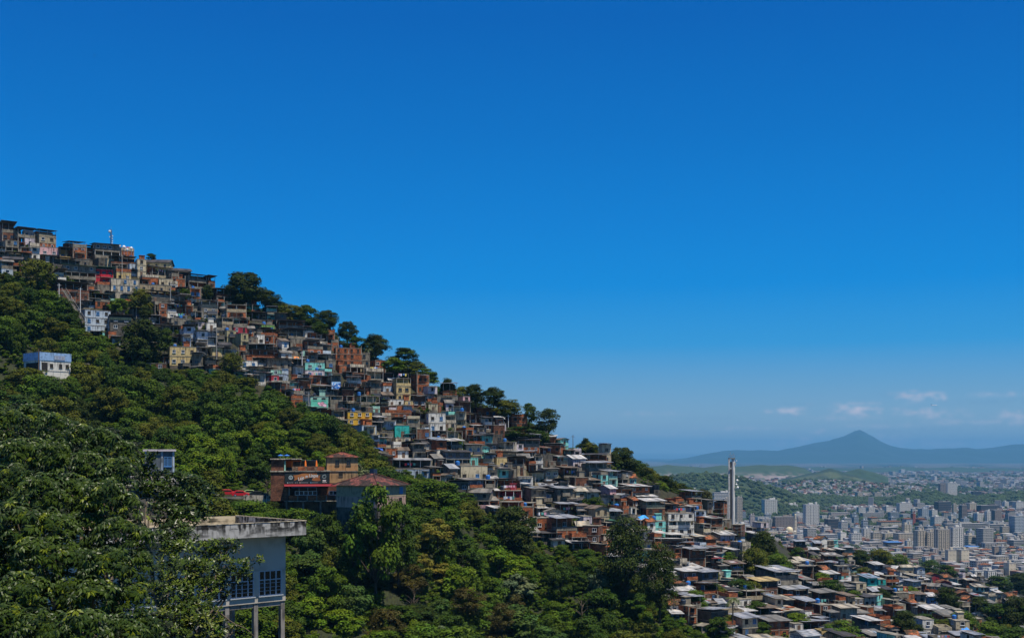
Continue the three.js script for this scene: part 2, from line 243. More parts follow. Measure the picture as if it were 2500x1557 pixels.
for (const [k, [, c]] of Object.entries(ROOFS)) M['roof_' + k] = std(c, { map: T.sheet, bumpMap: T.wave, bumpScale: 0.03, roughness: k === 'z' || k === 'u' ? 0.5 : 0.8, metalness: 0 });
M.tile = std([0.44, 0.14, 0.08], { map: T.tile, roughness: 0.9 }); M.tileo = std([0.66, 0.25, 0.09], { map: T.tile, roughness: 0.9 }); M.tileh = std([0.33, 0.12, 0.095], { map: T.tile, roughness: 0.9 });
M.slab = std([0.40, 0.38, 0.34], { map: T.concrete }); M.found = std([0.20, 0.17, 0.14], { map: T.concrete }); M.post = std([0.36, 0.34, 0.31]); M.postw = std([0.68, 0.68, 0.66]);
M.frameW = std([0.72, 0.73, 0.74], { roughness: 0.5 }); M.frameB = std([0.10, 0.26, 0.52], { roughness: 0.5 }); M.frameD = std([0.11, 0.075, 0.05], { roughness: 0.6 });
M.pane = std([0.015, 0.022, 0.03], { roughness: 0.12 }); M.hole = std([0.02, 0.018, 0.016], { roughness: 1 }); M.paneSkyTint = std([0.04, 0.10, 0.20], { roughness: 0.15 });  // the bluish pane has a sky reflection put into its colour
M.door = std([0.13, 0.08, 0.05], { roughness: 0.7 }); M.rail = std([0.10, 0.10, 0.11], { roughness: 0.5, metalness: 0.4 });
M.tank = std([0.02, 0.16, 0.50], { roughness: 0.45 }); M.tankD = std([0.015, 0.03, 0.06], { roughness: 0.5 }); M.metal = std([0.45, 0.46, 0.48], { roughness: 0.4, metalness: 0.6 }); M.white = std([0.8, 0.8, 0.8], { roughness: 0.6 });

// ------------------------------------------------------------------ pieces of houses
const cache = new Map(), cached = (k, f) => { if (!cache.has(k)) cache.set(k, f()); return cache.get(k); };
function windowGeo(w, h, kind) {                           // frame standing proud of the wall, pane behind it, sill; two materials
  return cached(`win${w}|${h}|${kind}`, () => {
    const t = 0.06, fr = [bx(w, t, 0.1, 0, 0, 0.05), bx(w, t, 0.1, 0, h - t, 0.05), bx(t, h - 2 * t, 0.1, -w / 2 + t / 2, t, 0.05), bx(t, h - 2 * t, 0.1, w / 2 - t / 2, t, 0.05), bx(w + 0.16, 0.07, 0.2, 0, -0.07, 0.1)];
    if (kind === 'm') fr.push(bx(0.07, h - 2 * t, 0.08, 0, t, 0.045));
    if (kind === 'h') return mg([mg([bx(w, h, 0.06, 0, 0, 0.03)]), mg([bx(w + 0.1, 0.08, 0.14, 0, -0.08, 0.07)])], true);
    return mg([mg([bx(w - 2 * t, h - 2 * t, 0.03, 0, t, 0.015)]), mg(fr)], true);
  });
}
function addWindow(parent, x, y, z, w, h, ry, frame, kind = 'm') {
  w = Math.round(w * 5) / 5; h = Math.round(h * 5) / 5;
  const m = new THREE.Mesh(windowGeo(w, h, kind), [kind === 'h' ? M.hole : frame === M.frameB ? M.paneSkyTint : M.pane, kind === 'h' ? M.slab : frame]);
  m.name = 'window'; m.position.set(x, y, z); m.rotation.y = ry; m.castShadow = m.receiveShadow = true; parent.add(m); return m;
}
function gableGeo(W, D, rise, over, thick = 0.09, across = false) {   // two leaning sheets; ridge along x (or z when across)
  const [a, b] = across ? [D, W] : [W, D], run = b / 2 + over, len = Math.hypot(run, rise), ang = Math.atan2(rise, run), out = [];
  for (const s of [1, -1]) { const g = bx(a + 2 * over, thick, len, 0, 0, 0); g.rotateX(s * ang); g.translate(0, rise / 2, s * run / 2); if (across) g.rotateY(Math.PI / 2); out.push(g); }
  return mg(out);
}
function hipGeo(W, D, rise, over) {
  const a = W / 2 + over, b = D / 2 + over, r = Math.max(0, a - b), p = [V(-a, 0, b), V(a, 0, b), V(a, 0, -b), V(-a, 0, -b), V(-r, rise, 0), V(r, rise, 0)], f = [[0, 1, 5, 4], [1, 2, 5], [2, 3, 4, 5], [3, 0, 4], [3, 2, 1, 0]], pos = [], uv = [];
  for (const q of f) { const e = p[q[1]].clone().sub(p[q[0]]).normalize(), n = e.clone().cross(p[q[2]].clone().sub(p[q[0]])).normalize(), up = n.clone().cross(e); for (let i = 1; i < q.length - 1; i++) for (const k of [q[0], q[i], q[i + 1]]) { pos.push(p[k].x, p[k].y, p[k].z); const w = p[k].clone().sub(p[q[0]]); uv.push(w.dot(e) / 6, w.dot(up) / 6); } }
  const g = new THREE.BufferGeometry(); g.setAttribute('position', new THREE.Float32BufferAttribute(pos, 3)); g.setAttribute('uv', new THREE.Float32BufferAttribute(uv, 2)); g.computeVertexNormals(); return g;
}
const roofWords = { c: (m) => `open terrace under a ${ROOFS[m][0]} roof`, s: (m) => `sloping ${ROOFS[m][0]} roof`, l: () => 'flat concrete roof', p: () => 'walled roof terrace', g: (m) => `pitched ${ROOFS[m][0]} roof`, t: () => 'red tile hip roof', k: () => 'orange tile gable roof' };
const houses = [];
let HR = rng(77);
function house(o) {                                        // o: x y w h (photo pixels seen), wall, roof letter and sheet colour, note
  const r = rng(Math.round(o.x * 131 + o.y * 977 + 7)), by = o.y + o.h, xc = o.x + o.w / 2;
  const d = o.d ?? solveD(clamp(xc, -200, 2700), by) ?? solveD(clamp(xc, -200, 2700), by + 14);
  if (!d) return null;
  const s = d / F, rel = o.yaw ?? (xc > 1450 ? rr(0.2, 0.85, r) : rr(0.05, 0.5, r)) * (r() < 0.14 ? -0.7 : 1), yaw = rel + Math.atan((HX - xc) / F), Dp = o.dep ?? rr(5, 7.5, r);
  const Wt = o.w * s, W = Math.max(2.6, (Wt - Dp * 0.62 * Math.abs(Math.sin(rel))) / Math.cos(rel)), roof = o.roof[0], rm = o.roof[1] ?? pick(['e', 'e', 'd', 'b', 'z', 'w', 'e'], r);
  let H = o.h * s; if (roof === 't' || roof === 'g' || roof === 'k') H = Math.max(2.6, H - W * 0.16);
  const n = o.n ?? Math.max(1, Math.round(H / 2.75)), sh = Math.max(H / n, 2.2), wall = M[o.wall], c = at(xc, by, d + Dp * 0.42);
  const t = thing('hillside_house', 'x', 'house', [c.x, CH - (by - HY) * s, c.z], yaw);
  o.n = n; o.px = xc; o.py = o.y + o.h / 2; o.obj = t; o.rm = rm; o.dist = d; o.W = W; o.Dp = Dp; o.top = V(c.x, t.position.y + n * sh, c.z); o.rn = r; houses.push(o);
  mesh('foundation', bx(W - 0.12, 6, Dp - 0.12, 0, -6, 0), r() < 0.6 ? M.found : M[o.wall2 ?? o.wall], t);
  const frame = o.frame === 'b' ? M.frameB : o.frame === 'w' ? M.frameW : pick([M.frameW, M.frameW, M.frameW, M.frameB, M.frameD, M.frameD, M.frameD, M.frameD], r), open = o.open ?? (o.wall === 'br' || o.wall === 'bd' ? 0.45 : 0.25);
  const rough = o.wall === 'br' || o.wall === 'bd', alt = o.wall2 ? M[o.wall2] : null;
  for (let i = 0; i < n; i++) {
    const y0 = i * sh, top = i === n - 1, wm = i % 2 && alt ? alt : alt && !(i % 2) && n === 1 ? wall : wall, code = o.st ? o.st[i] : top && roof === 'c' ? 'o' : o.note ? 'w' : r() < 0.25 ? 'o' : r() < 0.22 ? 'b' : 'w';
    if (code === 'o') {
      const back = Dp * 0.5, hh = sh - 0.16;
      mesh('wall', bx(W, hh, back, 0, y0, -Dp / 2 + back / 2), wm, t);
      mesh('parapet', [bx(W, 0.95, 0.14, 0, y0, Dp / 2 - 0.07), bx(0.14, 0.95, Dp - back - 0.14, -W / 2 + 0.07, y0, (Dp - (Dp - back)) / 2 - 0.07), bx(0.14, 0.95, Dp - back - 0.14, W / 2 - 0.07, y0, back / 2 - 0.07)], r() < 0.5 ? wm : pick([M.br, M.gr, M.gr, M.be], r), t);
      const np = Math.max(2, Math.round(W / 2.8) + 1);
      for (let k = 0; k < np; k++) mesh('post', bx(0.13, hh - 0.95, 0.13, lerp(-W / 2 + 0.08, W / 2 - 0.08, k / (np - 1)), y0 + 0.95, Dp / 2 - 0.08), o.post ? M.postw : M.post, t);
      if (r() < 0.7) addWindow(t, rr(-W / 4, W / 4, r), y0 + 0.9, -Dp / 2 + back, 1, 1.2, 0, frame, 'm');
    } else {
      mesh('wall', bx(W, sh - 0.16, Dp, 0, y0, 0), wm, t);
      const nw = Math.max(1, Math.round(W / rr(2.4, 3.2, r))), ww = rr(0.8, 1.3, r), wh = rr(0.9, 1.2, r);
      for (let k = 0; k < nw; k++) {
        const x = (k + 0.5) / nw * W - W / 2 + rr(-0.15, 0.15, r); if (r() < 0.1 && nw > 2) continue;
        if (i === 0 && k === 0 && r() < 0.4) { mesh('door', bx(0.9, 2.05, 0.08, x, y0, Dp / 2 + 0.04), M.door, t); continue; }
        addWindow(t, x, y0 + Math.min(1.0, sh - wh - 0.45), Dp / 2, ww, wh, 0, frame, r() < open ? 'h' : r() < 0.75 ? 'm' : 'p');
      }
      for (const sgn of [-1, 1]) if (r() < 0.65) addWindow(t, sgn * W / 2, y0 + 1.0, rr(-Dp / 5, Dp / 5, r), 0.9, 1.0, sgn * Math.PI / 2, frame, r() < open ? 'h' : 'm');
      if (code === 'w' && !o.note && r() < 0.34) mesh('awning', bx(W * rr(0.5, 1.05, r), 0.07, rr(0.9, 1.5, r), rr(-0.3, 0.3, r), y0 + sh - rr(0.2, 0.5, r), Dp / 2 + 0.55), r() < 0.5 ? M.slab : M['roof_' + pick(['e', 'd', 'z', 'b', 'w'], r)], t);
      if (code === 'b') {
        const bw = Math.min(W - 0.3, rr(2.6, 4.2, r)), bxx = rr(-1, 1, r) * (W - bw) / 2 * 0.9;
        const bal = mesh('balcony', bx(bw, 0.14, 1.0, bxx, y0 - 0.15, Dp / 2 + 0.58), M.slab, t);
        mesh('railing', [bx(bw, 0.9, 0.1, bxx, y0, Dp / 2 + 1.02), bx(0.1, 0.9, 0.82, bxx - bw / 2 + 0.05, y0, Dp / 2 + 0.54), bx(0.1, 0.9, 0.82, bxx + bw / 2 - 0.05, y0, Dp / 2 + 0.54)], pick([wm, M.br, M.gr, M.rail], r), bal);
      }
      if (rough && r() < 0.8) for (const sx of W > 6 ? [-1, 0, 1] : [-1, 1]) mesh('concrete_column', bx(0.26, sh - 0.16, 0.26, sx * (W / 2 - 0.1), y0, Dp / 2 - 0.1), M.slab, t);
    }
    if (!(top && 'cs'.includes(roof)) || code !== 'o') mesh('slab', bx(W + 0.14, 0.16, Dp + 0.14, 0, y0 + sh - 0.16, 0), M.slab, t);
  }
  const y = n * sh, mat = M['roof_' + rm];
  if (roof === 'c' || roof === 's') {
    const g = bx(W + rr(0.6, 1.3, r), 0.07, Dp + rr(0.8, 1.7, r), 0, 0, 0.3), tilt = rr(0.03, 0.11, r) * (r() < 0.8 ? 1 : -1);
    g.rotateX(tilt); g.rotateZ(rr(-0.03, 0.03, r)); g.translate(0, y + 0.34, 0);
    const rf = mesh('roof', g, mat, t); mesh('purlin', bx(W + 0.6, 0.12, 0.1, 0, y + 0.02, Dp / 2 - 0.2), M.door, rf);
    if (r() < 0.5) for (let k = 0; k < 1 + (r() < 0.4); k++) { const pw = rr(0.9, Math.min(2.4, W * 0.5), r), pl = rr(1.2, Dp * 0.6, r), pg = bx(pw, 0.04, pl, rr(-W / 2 + pw / 2, W / 2 - pw / 2, r), 0.08 + k * 0.05, rr(-0.3, 0.3, r) * (Dp - pl)); pg.rotateX(tilt); pg.translate(0, y + 0.34, 0); mesh('roof_patch', pg, M['roof_' + pick(['z', 'w', 'b', 'd', 'r', 'e', 'u'], r)], rf); }
    if (roof === 's' && r() < 0.5) mesh('gable_wall', bx(W * 0.96, 0.26, 0.12, 0, y, -Dp / 2 + 0.1), wall, t);
  } else if (roof === 'p') {
    const ph = rr(0.7, 1.1, r);
    mesh('parapet', [bx(W, ph, 0.14, 0, y, Dp / 2 - 0.07), bx(W, ph, 0.14, 0, y, -Dp / 2 + 0.07), bx(0.14, ph, Dp - 0.28, -W / 2 + 0.07, y, 0), bx(0.14, ph, Dp - 0.28, W / 2 - 0.07, y, 0)], r() < 0.5 ? wall : pick([M.br, M.gr, M.st], r), t);
  } else if (roof === 'g' || roof === 'k') { const across = r() < 0.35; mesh('roof', [gableGeo(W, Dp, (across ? W : Dp) * 0.2, 0.45, 0.1, across).translate(0, y, 0)], roof === 'k' ? M.tileo : mat, t); const w2 = across ? W : Dp, sh2 = new THREE.Shape([new THREE.Vector2(-w2 / 2, 0), new THREE.Vector2(w2 / 2, 0), new THREE.Vector2(0, w2 * 0.19)]), e = new THREE.ExtrudeGeometry(sh2, { depth: (across ? Dp : W) - 0.1, bevelEnabled: false }); e.translate(0, y, -((across ? Dp : W) - 0.1) / 2); if (!across) e.rotateY(Math.PI / 2); mesh('gable_wall', [e], wall, t); }
  else if (roof === 't') mesh('roof', hipGeo(W, Dp, W * 0.17, 0.6).translate(0, y, 0), M.tile, t);
  else if (r() < 0.3) o.head = mesh('stair_head', [bx(1.8, 1.9, 1.8, W * 0.2, y, -Dp * 0.2), bx(2.2, 0.1, 2.2, W * 0.2, y + 1.9, -Dp * 0.2)], pick([M.br, M.gr, wall], r), t);
  if ((roof === 'l' || roof === 'p') && rough && r() < 0.55) for (const [sx, sz] of [[-1, 1], [1, 1], [-1, -1], [1, -1]]) if (r() < 0.85) mesh('column_stub', bx(0.2, rr(0.5, 1.2, r), 0.2, sx * (W / 2 - 0.1), y + (roof === 'p' ? 0.6 : 0.002), sz * (Dp / 2 - 0.1)), M.slab, t);
  if (o.band) mesh('colour_band', bx(W + 0.2, 0.8, 0.1, 0, y - 0.95, Dp / 2 + 0.07), M[o.band], t);
  return t;
}
// clearings where buildings stand in the wood: x, z, radius
const spot = (px, py, d, q) => { const p = at(px, py, d); return [p.x, p.z, q]; };
const keepOut = [spot(750, 1180, 285, 8), spot(720, 1200, 277, 4), spot(780, 1200, 275, 4), spot(835, 1170, 294, 5), spot(900, 1180, 272, 7), spot(600, 1205, 287, 6.5), spot(640, 1205, 286, 5), spot(570, 1205, 285, 5), spot(115, 890, 342, 7), spot(85, 890, 342, 4), spot(150, 890, 342, 4), spot(360, 895, 366, 6), spot(345, 890, 368, 4), spot(388, 1130, 196, 4)];
// low growth where the photo looks over the treetops: columns from, to, lowest top row, nearer than
const sightLines = [[535, 668, 1216, 288], [655, 850, 1236, 286], [45, 180, 892, 345], [315, 410, 893, 370], [345, 425, 1138, 200], [795, 990, 1300, 268]];
// ------------------------------------------------------------------ the hillside houses. Each row: left top width height (in a zoomed view of the photo), wall, roof+sheet, options | note
const rows = [];
function view(ox, oy, k, text) {
  for (const line of text.trim().split('\n')) {
    const [a, note] = line.split('|'), p = a.trim().split(/\s+/), o = { x: ox + p[0] / k, y: oy + p[1] / k, w: p[2] / k, h: p[3] / k, wall: p[4], roof: p[5], note: note?.trim(), hand: true };
    for (const q of p.slice(6)) { const [n, v] = q.split('='); o[n] = n === 'yaw' || n === 'n' || n === 'dep' ? +v : v; }
    rows.push(o);
  }
}
view(0, 500, 3.36, `
0 150 112 148 bd cd n=2 | topmost house on the hill, cut by the left edge
95 195 90 130 br cd wall2=gr
183 195 92 150 li cd n=2 yaw=.15
280 205 160 160 br cd yaw=.3 wall2=be
20 290 120 110 gr l
318 345 150 80 pk ld n=1 yaw=.1 | pale pink house with two windows near the top left ridge
470 355 110 90 yo cd yaw=.15 | ochre house with dark lower wall beside the pale pink house
525 302 150 100 bd cd n=1
580 350 120 95 br p
690 335 60 100 bd cd
752 322 215 115 gr cd post=1 n=2 st=ow yaw=.25 | wide grey house under a dark roof beside the lattice mast
960 375 125 80 br p
60 392 175 90 gr ce st=o n=1
30 430 150 125 br gd
0 455 95 120 pb ge n=2
420 432 190 80 gd cd n=1
610 445 150 70 gr l
830 438 100 75 cr l n=1
900 425 200 120 bd cd yaw=.1
1035 480 75 85 pb l
1110 445 80 150 cr l n=3 yaw=.12 | slim cream three-storey house with dark tanks on its roof
1195 450 215 84 ye gd dep=9 | house under a broad dark pitched roof on the left skyline
1365 515 190 95 gd gd
1210 510 180 90 br cw
510 497 262 165 gr cv n=3 st=oow yaw=.1 | long grey house with stacked open galleries under a green edged roof
768 527 150 135 rd sv n=2 st=wb yaw=.08 wall2=rd | bright red two-storey house with two balconies
640 557 120 70 cr l n=1
645 600 110 75 br p
918 500 60 75 gr l
940 550 125 75 ye p n=1 yaw=.12
900 607 232 165 st l n=3 frame=b yaw=.12 | wide off-white three-storey house with a row of blue windows
1190 552 90 55 wh l n=1 frame=b
1145 592 145 85 br p n=1
1290 605 120 75 cr l
1410 605 100 90 br l wall2=gr
1510 572 170 120 br cd wall2=gr
1665 595 75 95 bd cd
1140 655 280 70 be l
440 645 270 140 bd cd n=2 yaw=.3 | dark house under a long canopy above the stairs at the wood's edge
540 705 110 100 br gd
690 662 70 80 br l
770 655 120 95 gr p wall2=cr
1200 717 300 100 gd cd wall2=br n=2
1535 683 105 85 br l n=1
1730 692 150 120 bd cd
1405 750 120 75 gr cw
1525 757 100 75 wh cz n=1 post=1
1632 785 145 165 gr cz n=3 post=1 st=wbo
1300 805 62 170 br l n=3 yaw=.05
1380 795 145 95 br cd
1547 872 95 75 pb l n=1
1390 928 165 80 gr l n=1
1850 818 165 120 br ld n=2 frame=b
2015 885 150 70 gd cd
1780 925 120 110 gr l
1870 925 150 70 gr cw n=1
655 862 232 190 pb l n=3 frame=b yaw=.35 | white and pale blue three-storey house at the wood's edge below the stairs
890 925 175 160 gd sd n=3 band=ye yaw=.1 | dark grey house with a pale yellow band beside the pale blue one
1170 925 90 70 gr l
1235 992 270 75 gd ce n=1
1232 1068 240 85 mi ce n=1 st=o post=1
1470 1078 80 85 pb l
1377 1162 222 160 ye ly n=2 dep=8 yaw=.1 | long pale yellow two-storey building at the edge of the wood
1622 1083 135 80 wh cu n=1 frame=b
1810 1028 110 110 ol l n=2
1922 1052 98 130 ol l n=2
1900 1002 120 60 cm pr n=1 | crimson penthouse with one big window
2135 982 110 70 gn l n=1 frame=b yaw=.08 | green house with two blue windows
2030 1085 60 70 gr l
2090 1062 60 90 wh l frame=b
2150 1072 130 70 br p n=1
1772 1172 165 80 wh ce n=1 frame=b
2015 1147 222 70 gd cw n=1 post=1
2040 1192 200 120 be cd wall2=br
2175 1262 177 90 gr sb n=1
1090 1310 270 45 bd lb n=1 dep=3 yaw=-.15 | long low reddish shed half sunk in the treetops
600 1312 110 70 gd gd n=1`);
view(400, 650, 3.36, `
930 462 215 95 bd cd wall2=br
975 525 170 70 gr cd
990 592 150 95 gr ld
1160 542 70 80 br l
1260 562 120 90 gd ce
1330 545 60 60 br p
1370 632 120 75 gr se
1395 682 222 140 br ld n=3 open=1 frame=w yaw=.15 | bare brick three-storey block with a grid of concrete posts
1150 787 165 70 tq le n=1 frame=w yaw=.06 | bright turquoise house with two dark windows
1310 772 90 80 gr l
1400 812 80 70 br l
1480 825 150 70 bd p
830 762 200 90 gr sb n=1
670 832 250 70 cr cc n=1
830 892 100 70 cm ld n=1
935 882 80 80 pb l n=1 frame=b
1120 852 185 70 li l n=1 frame=b
1195 912 100 60 br p
1362 885 88 150 gr cd n=2 mural=blue yaw=.08 | narrow grey house with a blue painted mural
1500 925 115 90 br cd wall2=wh n=2 st=bo
1620 945 80 70 gr l
1632 862 160 85 cr pb wall2=br
1880 917 138 195 ye ld n=3 yaw=.2 frame=d st=wwo | tall yellow three-storey house with a balcony
1770 880 110 90 bd cd
1000 1042 140 70 br p wall2=pb
1195 1075 150 105 mi l n=2 mural=pink yaw=.06 | mint green wall house with a pink painted mural
1350 1062 110 115 gr ld n=2 frame=b
1562 1062 195 75 cr l n=1 frame=b
1460 1062 62 65 br l
1480 1132 120 60 wh cu n=1
1497 1192 205 120 yb l n=2 frame=w yaw=.1 | bright yellow two-storey house above the treetops
1840 1205 190 65 br pd
2030 1202 122 75 bd cd
2150 1202 155 165 wh l n=2 frame=b yaw=.18 | white two-storey house with a row of blue windows
1885 1302 125 105 te l n=1 frame=d yaw=.08 | teal house with a tall blank parapet
2022 1332 150 85 bd l
1642 1312 60 90 cr l n=1
1655 1387 85 50 pb l
1865 1402 150 70 cr ld n=1
2165 1422 140 70 bl pu wall2=br`);
view(800, 850, 3.78, `
1345 548 218 90 br l n=1 frame=b yaw=.25 | brick house with two blue windows and a white tank room on top
1175 582 100 155 cr l n=2 yaw=.1
1275 605 140 110 bd cd
880 348 120 145 li l n=2 yaw=.4
1000 435 200 90 gr l n=1
1190 442 110 60 pk l
1640 632 190 120 br p n=2 open=1 yaw=.45 | unfinished brick house with empty window openings under the big leaning tree
1550 692 80 70 li l
1415 702 90 70 br l
1200 752 130 90 br p
1045 765 185 95 cr ld n=1 st=o
1340 735 70 60 gr l
928 845 150 175 wh su n=2 wall2=br yaw=.45 | tall white and brick house under a slanting blue roof
1080 862 150 120 gd cw post=1 n=2 st=oo
1235 805 200 80 bd cd
760 895 140 125 gr ce
860 950 100 85 br gb
490 918 150 95 br ld n=1
1580 805 380 50 gd cz n=1 st=o post=1 dep=4 yaw=.03 | long thin white canopy on posts below a grassy bank
1560 862 180 95 st l n=1 st=o
1745 852 210 115 br cd wall2=gr
2020 892 160 80 br sw n=1
1720 955 200 75 gr cz n=1
1915 995 60 140 wh l n=2
560 1032 390 95 gd cz n=1 st=o post=1 dep=8 yaw=.04 | wide dark open hall under a thin white roof
610 1112 330 90 pb l n=1 yaw=.04
1050 975 260 115 dk cd n=2 st=ow
1307 1002 70 90 tq l n=1 yaw=.08 | small turquoise house above the big cream block
1440 1005 110 105 pb cw n=2 frame=b
1147 1083 308 140 cr le n=1 yaw=.38 dep=9 frame=d | big cream block with four small windows
1455 1122 100 90 be l
1620 1112 100 110 gr l
1690 1112 130 70 be p
1800 1065 100 70 br p
2060 985 70 70 tq l
1430 1218 110 200 bd l n=3
1540 1218 240 100 br cz n=1 st=o wall2=tq | brick house with a planted balcony under a zinc roof
1550 1312 240 95 cm lw n=1 st=o post=1
1200 1245 220 110 dk se n=2 yaw=.45
1290 1345 235 130 pk ge n=2 wall2=gr
1800 1295 200 160 gr se n=2 yaw=.5`);
view(1200, 1000, 3.6, `
635 413 175 115 li gw n=1 yaw=.6 | pale lilac shed with a white pitched roof
780 398 235 120 gd cd wall2=br n=2
580 512 175 90 br cb
805 467 230 135 gr cz n=2
1060 552 165 115 gr cw n=2 st=ow post=1
500 712 195 105 gr sz n=2 yaw=.5
700 702 130 90 cr gc
640 782 100 60 gr l
960 685 110 110 pk gw
1145 690 225 100 gd sw wall2=br n=2
1300 802 210 185 be sw n=3 wall2=bd yaw=.4 st=wwo
1250 765 200 60 gd sw n=1
840 858 178 145 be gb n=2 yaw=.5 frame=d | beige two-storey house with paired dark windows
220 852 140 100 br l n=1 frame=w
360 832 100 95 cr l n=1
455 885 180 90 st ge n=1
345 948 155 110 br le n=1 frame=w yaw=.3 | orange brick house with two white framed windows beside the big zinc roof
500 952 235 210 br sz n=2 yaw=.45 st=wo | brick house with a balcony under a wide zinc roof
395 1090 200 95 gd sd n=1 yaw=.4
730 1008 120 110 br gc
660 1118 200 70 br p n=1
1395 982 125 120 tq l n=2 yaw=.3 | turquoise house hung under a grey house, left of the big white house
1512 908 258 200 wh le n=3 st=wob wall2=wh yaw=.4 post=1 frame=d | big white three-level house with a wide balcony
1760 882 120 120 pb lb n=2
1840 955 170 150 bd se n=2
1788 1002 112 140 cr l n=2 frame=d
2010 965 80 80 gr l
1680 835 150 70 br lw
1412 1145 258 90 bd sw n=1 yaw=.5
1500 1115 190 50 gd sw n=1
1950 1095 168 95 li sw n=1 wall2=cm
2120 1195 138 185 st p n=2 yaw=.55 | tall rain stained wall house beside the trees under the concrete pylon
1655 1385 175 75 bd sw n=1 yaw=.5
1060 870 110 90 br p
1160 855 40 80 wh l
1210 845 120 80 gd cy n=1
1000 985 100 90 dk sv n=1
990 1065 90 60 wh lw
780 935 70 90 li l
950 1095 50 100 st l`);
view(1550, 1200, 4.2345, `
472 592 238 190 bd sz n=2 yaw=.55
665 612 225 120 br se n=2 yaw=.5
555 662 245 130 bd sw n=2 yaw=.5
582 832 253 160 dk sz n=2 yaw=.6 | slate blue house with a bright zinc roof by the tall dark tree
415 882 215 110 gd sw n=2 yaw=.5
922 757 188 140 bd cb n=2 yaw=.5
1292 818 358 235 gr sz n=3 st=wwo yaw=.7 dep=9 | large grey house under a broad zinc roof terrace
1182 924 270 180 bd cy n=2 yaw=.6 st=wo | house with two yellow sheet roofs
1640 905 170 150 gd se n=2 yaw=.55
1652 765 188 130 bd l n=2
1502 1042 270 120 bd sz n=2 yaw=.6
1822 1044 230 150 bd se n=2 yaw=.6
1067 1022 270 180 bd le n=2 yaw=.55 wall2=br
1340 1116 150 150 cr se n=2 yaw=.6 | grey-white house with a cream roof edge right of the lower palm
1478 1116 115 110 gr sc n=1 yaw=.6
1642 1132 175 180 br sz n=2 yaw=.6
1815 1180 190 150 bd le n=2 yaw=.55
2057 1203 222 130 cr sc n=1 yaw=.45 st=w wall2=br | cream house over a brick balcony near the lower right trees
592 1265 325 150 gd sz n=2 yaw=.75 dep=9 | house under the biggest bright zinc roof, at the lower wood edge
1017 1302 232 210 gd sz n=2 yaw=.6 post=1 wall2=cr st=ww | charcoal house with cream corner posts at the bottom edge
1262 1335 308 180 br se n=2 yaw=.55 | orange brick house with an outside balcony at the bottom edge
455 1122 200 140 bd sz n=2 yaw=.6
612 962 215 180 bd sb n=2 yaw=.6 st=wo wall2=br | brown house with a corner brick balcony
1632 1355 320 100 bd sz n=1 yaw=.6
482 1210 110 150 br ld n=2
880 1265 230 120 be p n=1 yaw=.5
1540 1440 120 80 wh l n=1 yaw=.4
850 1012 200 110 dk sd n=1 yaw=.5
805 938 175 80 gd sc n=1 yaw=.5
490 985 120 120 ye l n=1
710 745 165 100 bd sr n=2 yaw=.5
350 612 105 120 br sw n=2 yaw=.5
1200 1205 260 120 gd sb n=1 yaw=.6
1430 1230 250 110 gr sc n=1 yaw=.6
1900 1430 300 80 gd sz n=1 yaw=.6`);
view(1800, 1050, 2.983, `
897 1072 110 120 dk su n=2 yaw=.5 wall2=te
1000 1095 75 72 te le n=2 yaw=.3 | teal two-storey house among the lower right roofs
965 978 88 82 dk sw n=2 yaw=.4
1295 992 68 95 pb gc n=2 yaw=.3 | pale blue house with a cream gable
1382 1045 85 65 cm kr n=1 yaw=.4 | dark red house with a pitched red roof
1452 1097 108 60 cm ky n=1 yaw=.2 | crimson house with a bright orange tile roof
1287 1375 128 140 wh lw n=2 yaw=.45 frame=d | white two-storey house with scribbled graffiti at the lower right
1550 1385 130 120 cr l n=2 yaw=.4
1680 1370 90 110 sa le n=2 yaw=.4
1120 1182 118 80 gr l n=1
705 985 110 60 wh gz n=1
870 960 95 60 gr se n=1
1460 1065 90 40 be ky n=1
1180 985 95 70 cr gc n=1 yaw=.3
1050 1060 120 90 br l n=2 yaw=.4
1180 1070 70 60 wh lw n=1 yaw=.4
1335 1300 150 70 bd sw n=1 yaw=.5
1730 1145 95 60 dk se n=1 yaw=.4
1860 1180 60 70 be sw n=2 yaw=.4
1760 1255 110 60 dk se n=1 yaw=.4
1940 1245 75 50 gd ge n=1
1970 1290 90 60 br kr n=1
1840 1315 110 60 gd se n=1
1940 1320 150 60 gr sw n=1
765 1100 100 60 pk sw n=1
610 1045 120 50 gd sw n=1
730 1205 110 90 be sb n=1
620 930 110 60 br se n=2
600 970 90 60 gd sw n=1
700 1000 105 70 dk l n=2
415 830 90 60 gd sz n=2
480 870 110 60 gd sw n=1
355 806 170 40 yo sc n=1 yaw=.3 | low yellow walled yard building before the city towers
700 870 70 40 gd sw n=1
845 925 60 30 wh sw n=1
815 1010 110 40 be gc n=1
1640 1228 60 50 br ky n=1 
1360 1215 90 60 bl sw n=1 yaw=.3
1120 1265 80 60 cr l n=1
1300 1265 80 50 wh l n=1 frame=b
860 1395 160 110 gd sw n=2 yaw=.6
100 1095 180 120 gd sy n=1 yaw=.6
440 1240 110 120 bd sz n=2 yaw=.5`);

// which house already covers a piece of the picture, in cells of 8 photo pixels: the lowest foot row seen there
const taken = new Uint16Array(330 * 210), cellOf = (x, y) => Math.floor((y + 40) / 8) * 330 + Math.floor((x + 40) / 8);
const cells = function* (x, y, w, h) { for (let b = y + 3; b < y + h; b += 8) for (let a = x + 3; a < x + w; a += 8) if (a > -40 && a < 2590 && b > -40 && b < 1630) yield cellOf(a, b); };
function mark(x, y, w, h, foot = y + h) { for (const c of cells(x, y, w, h)) taken[c] = Math.max(taken[c], Math.round(foot)); }
for (const o of rows) { house(o); mark(o.x + o.w * 0.06, o.y + 2, o.w * 0.88, o.h - 2, o.note ? 2910 : undefined); }
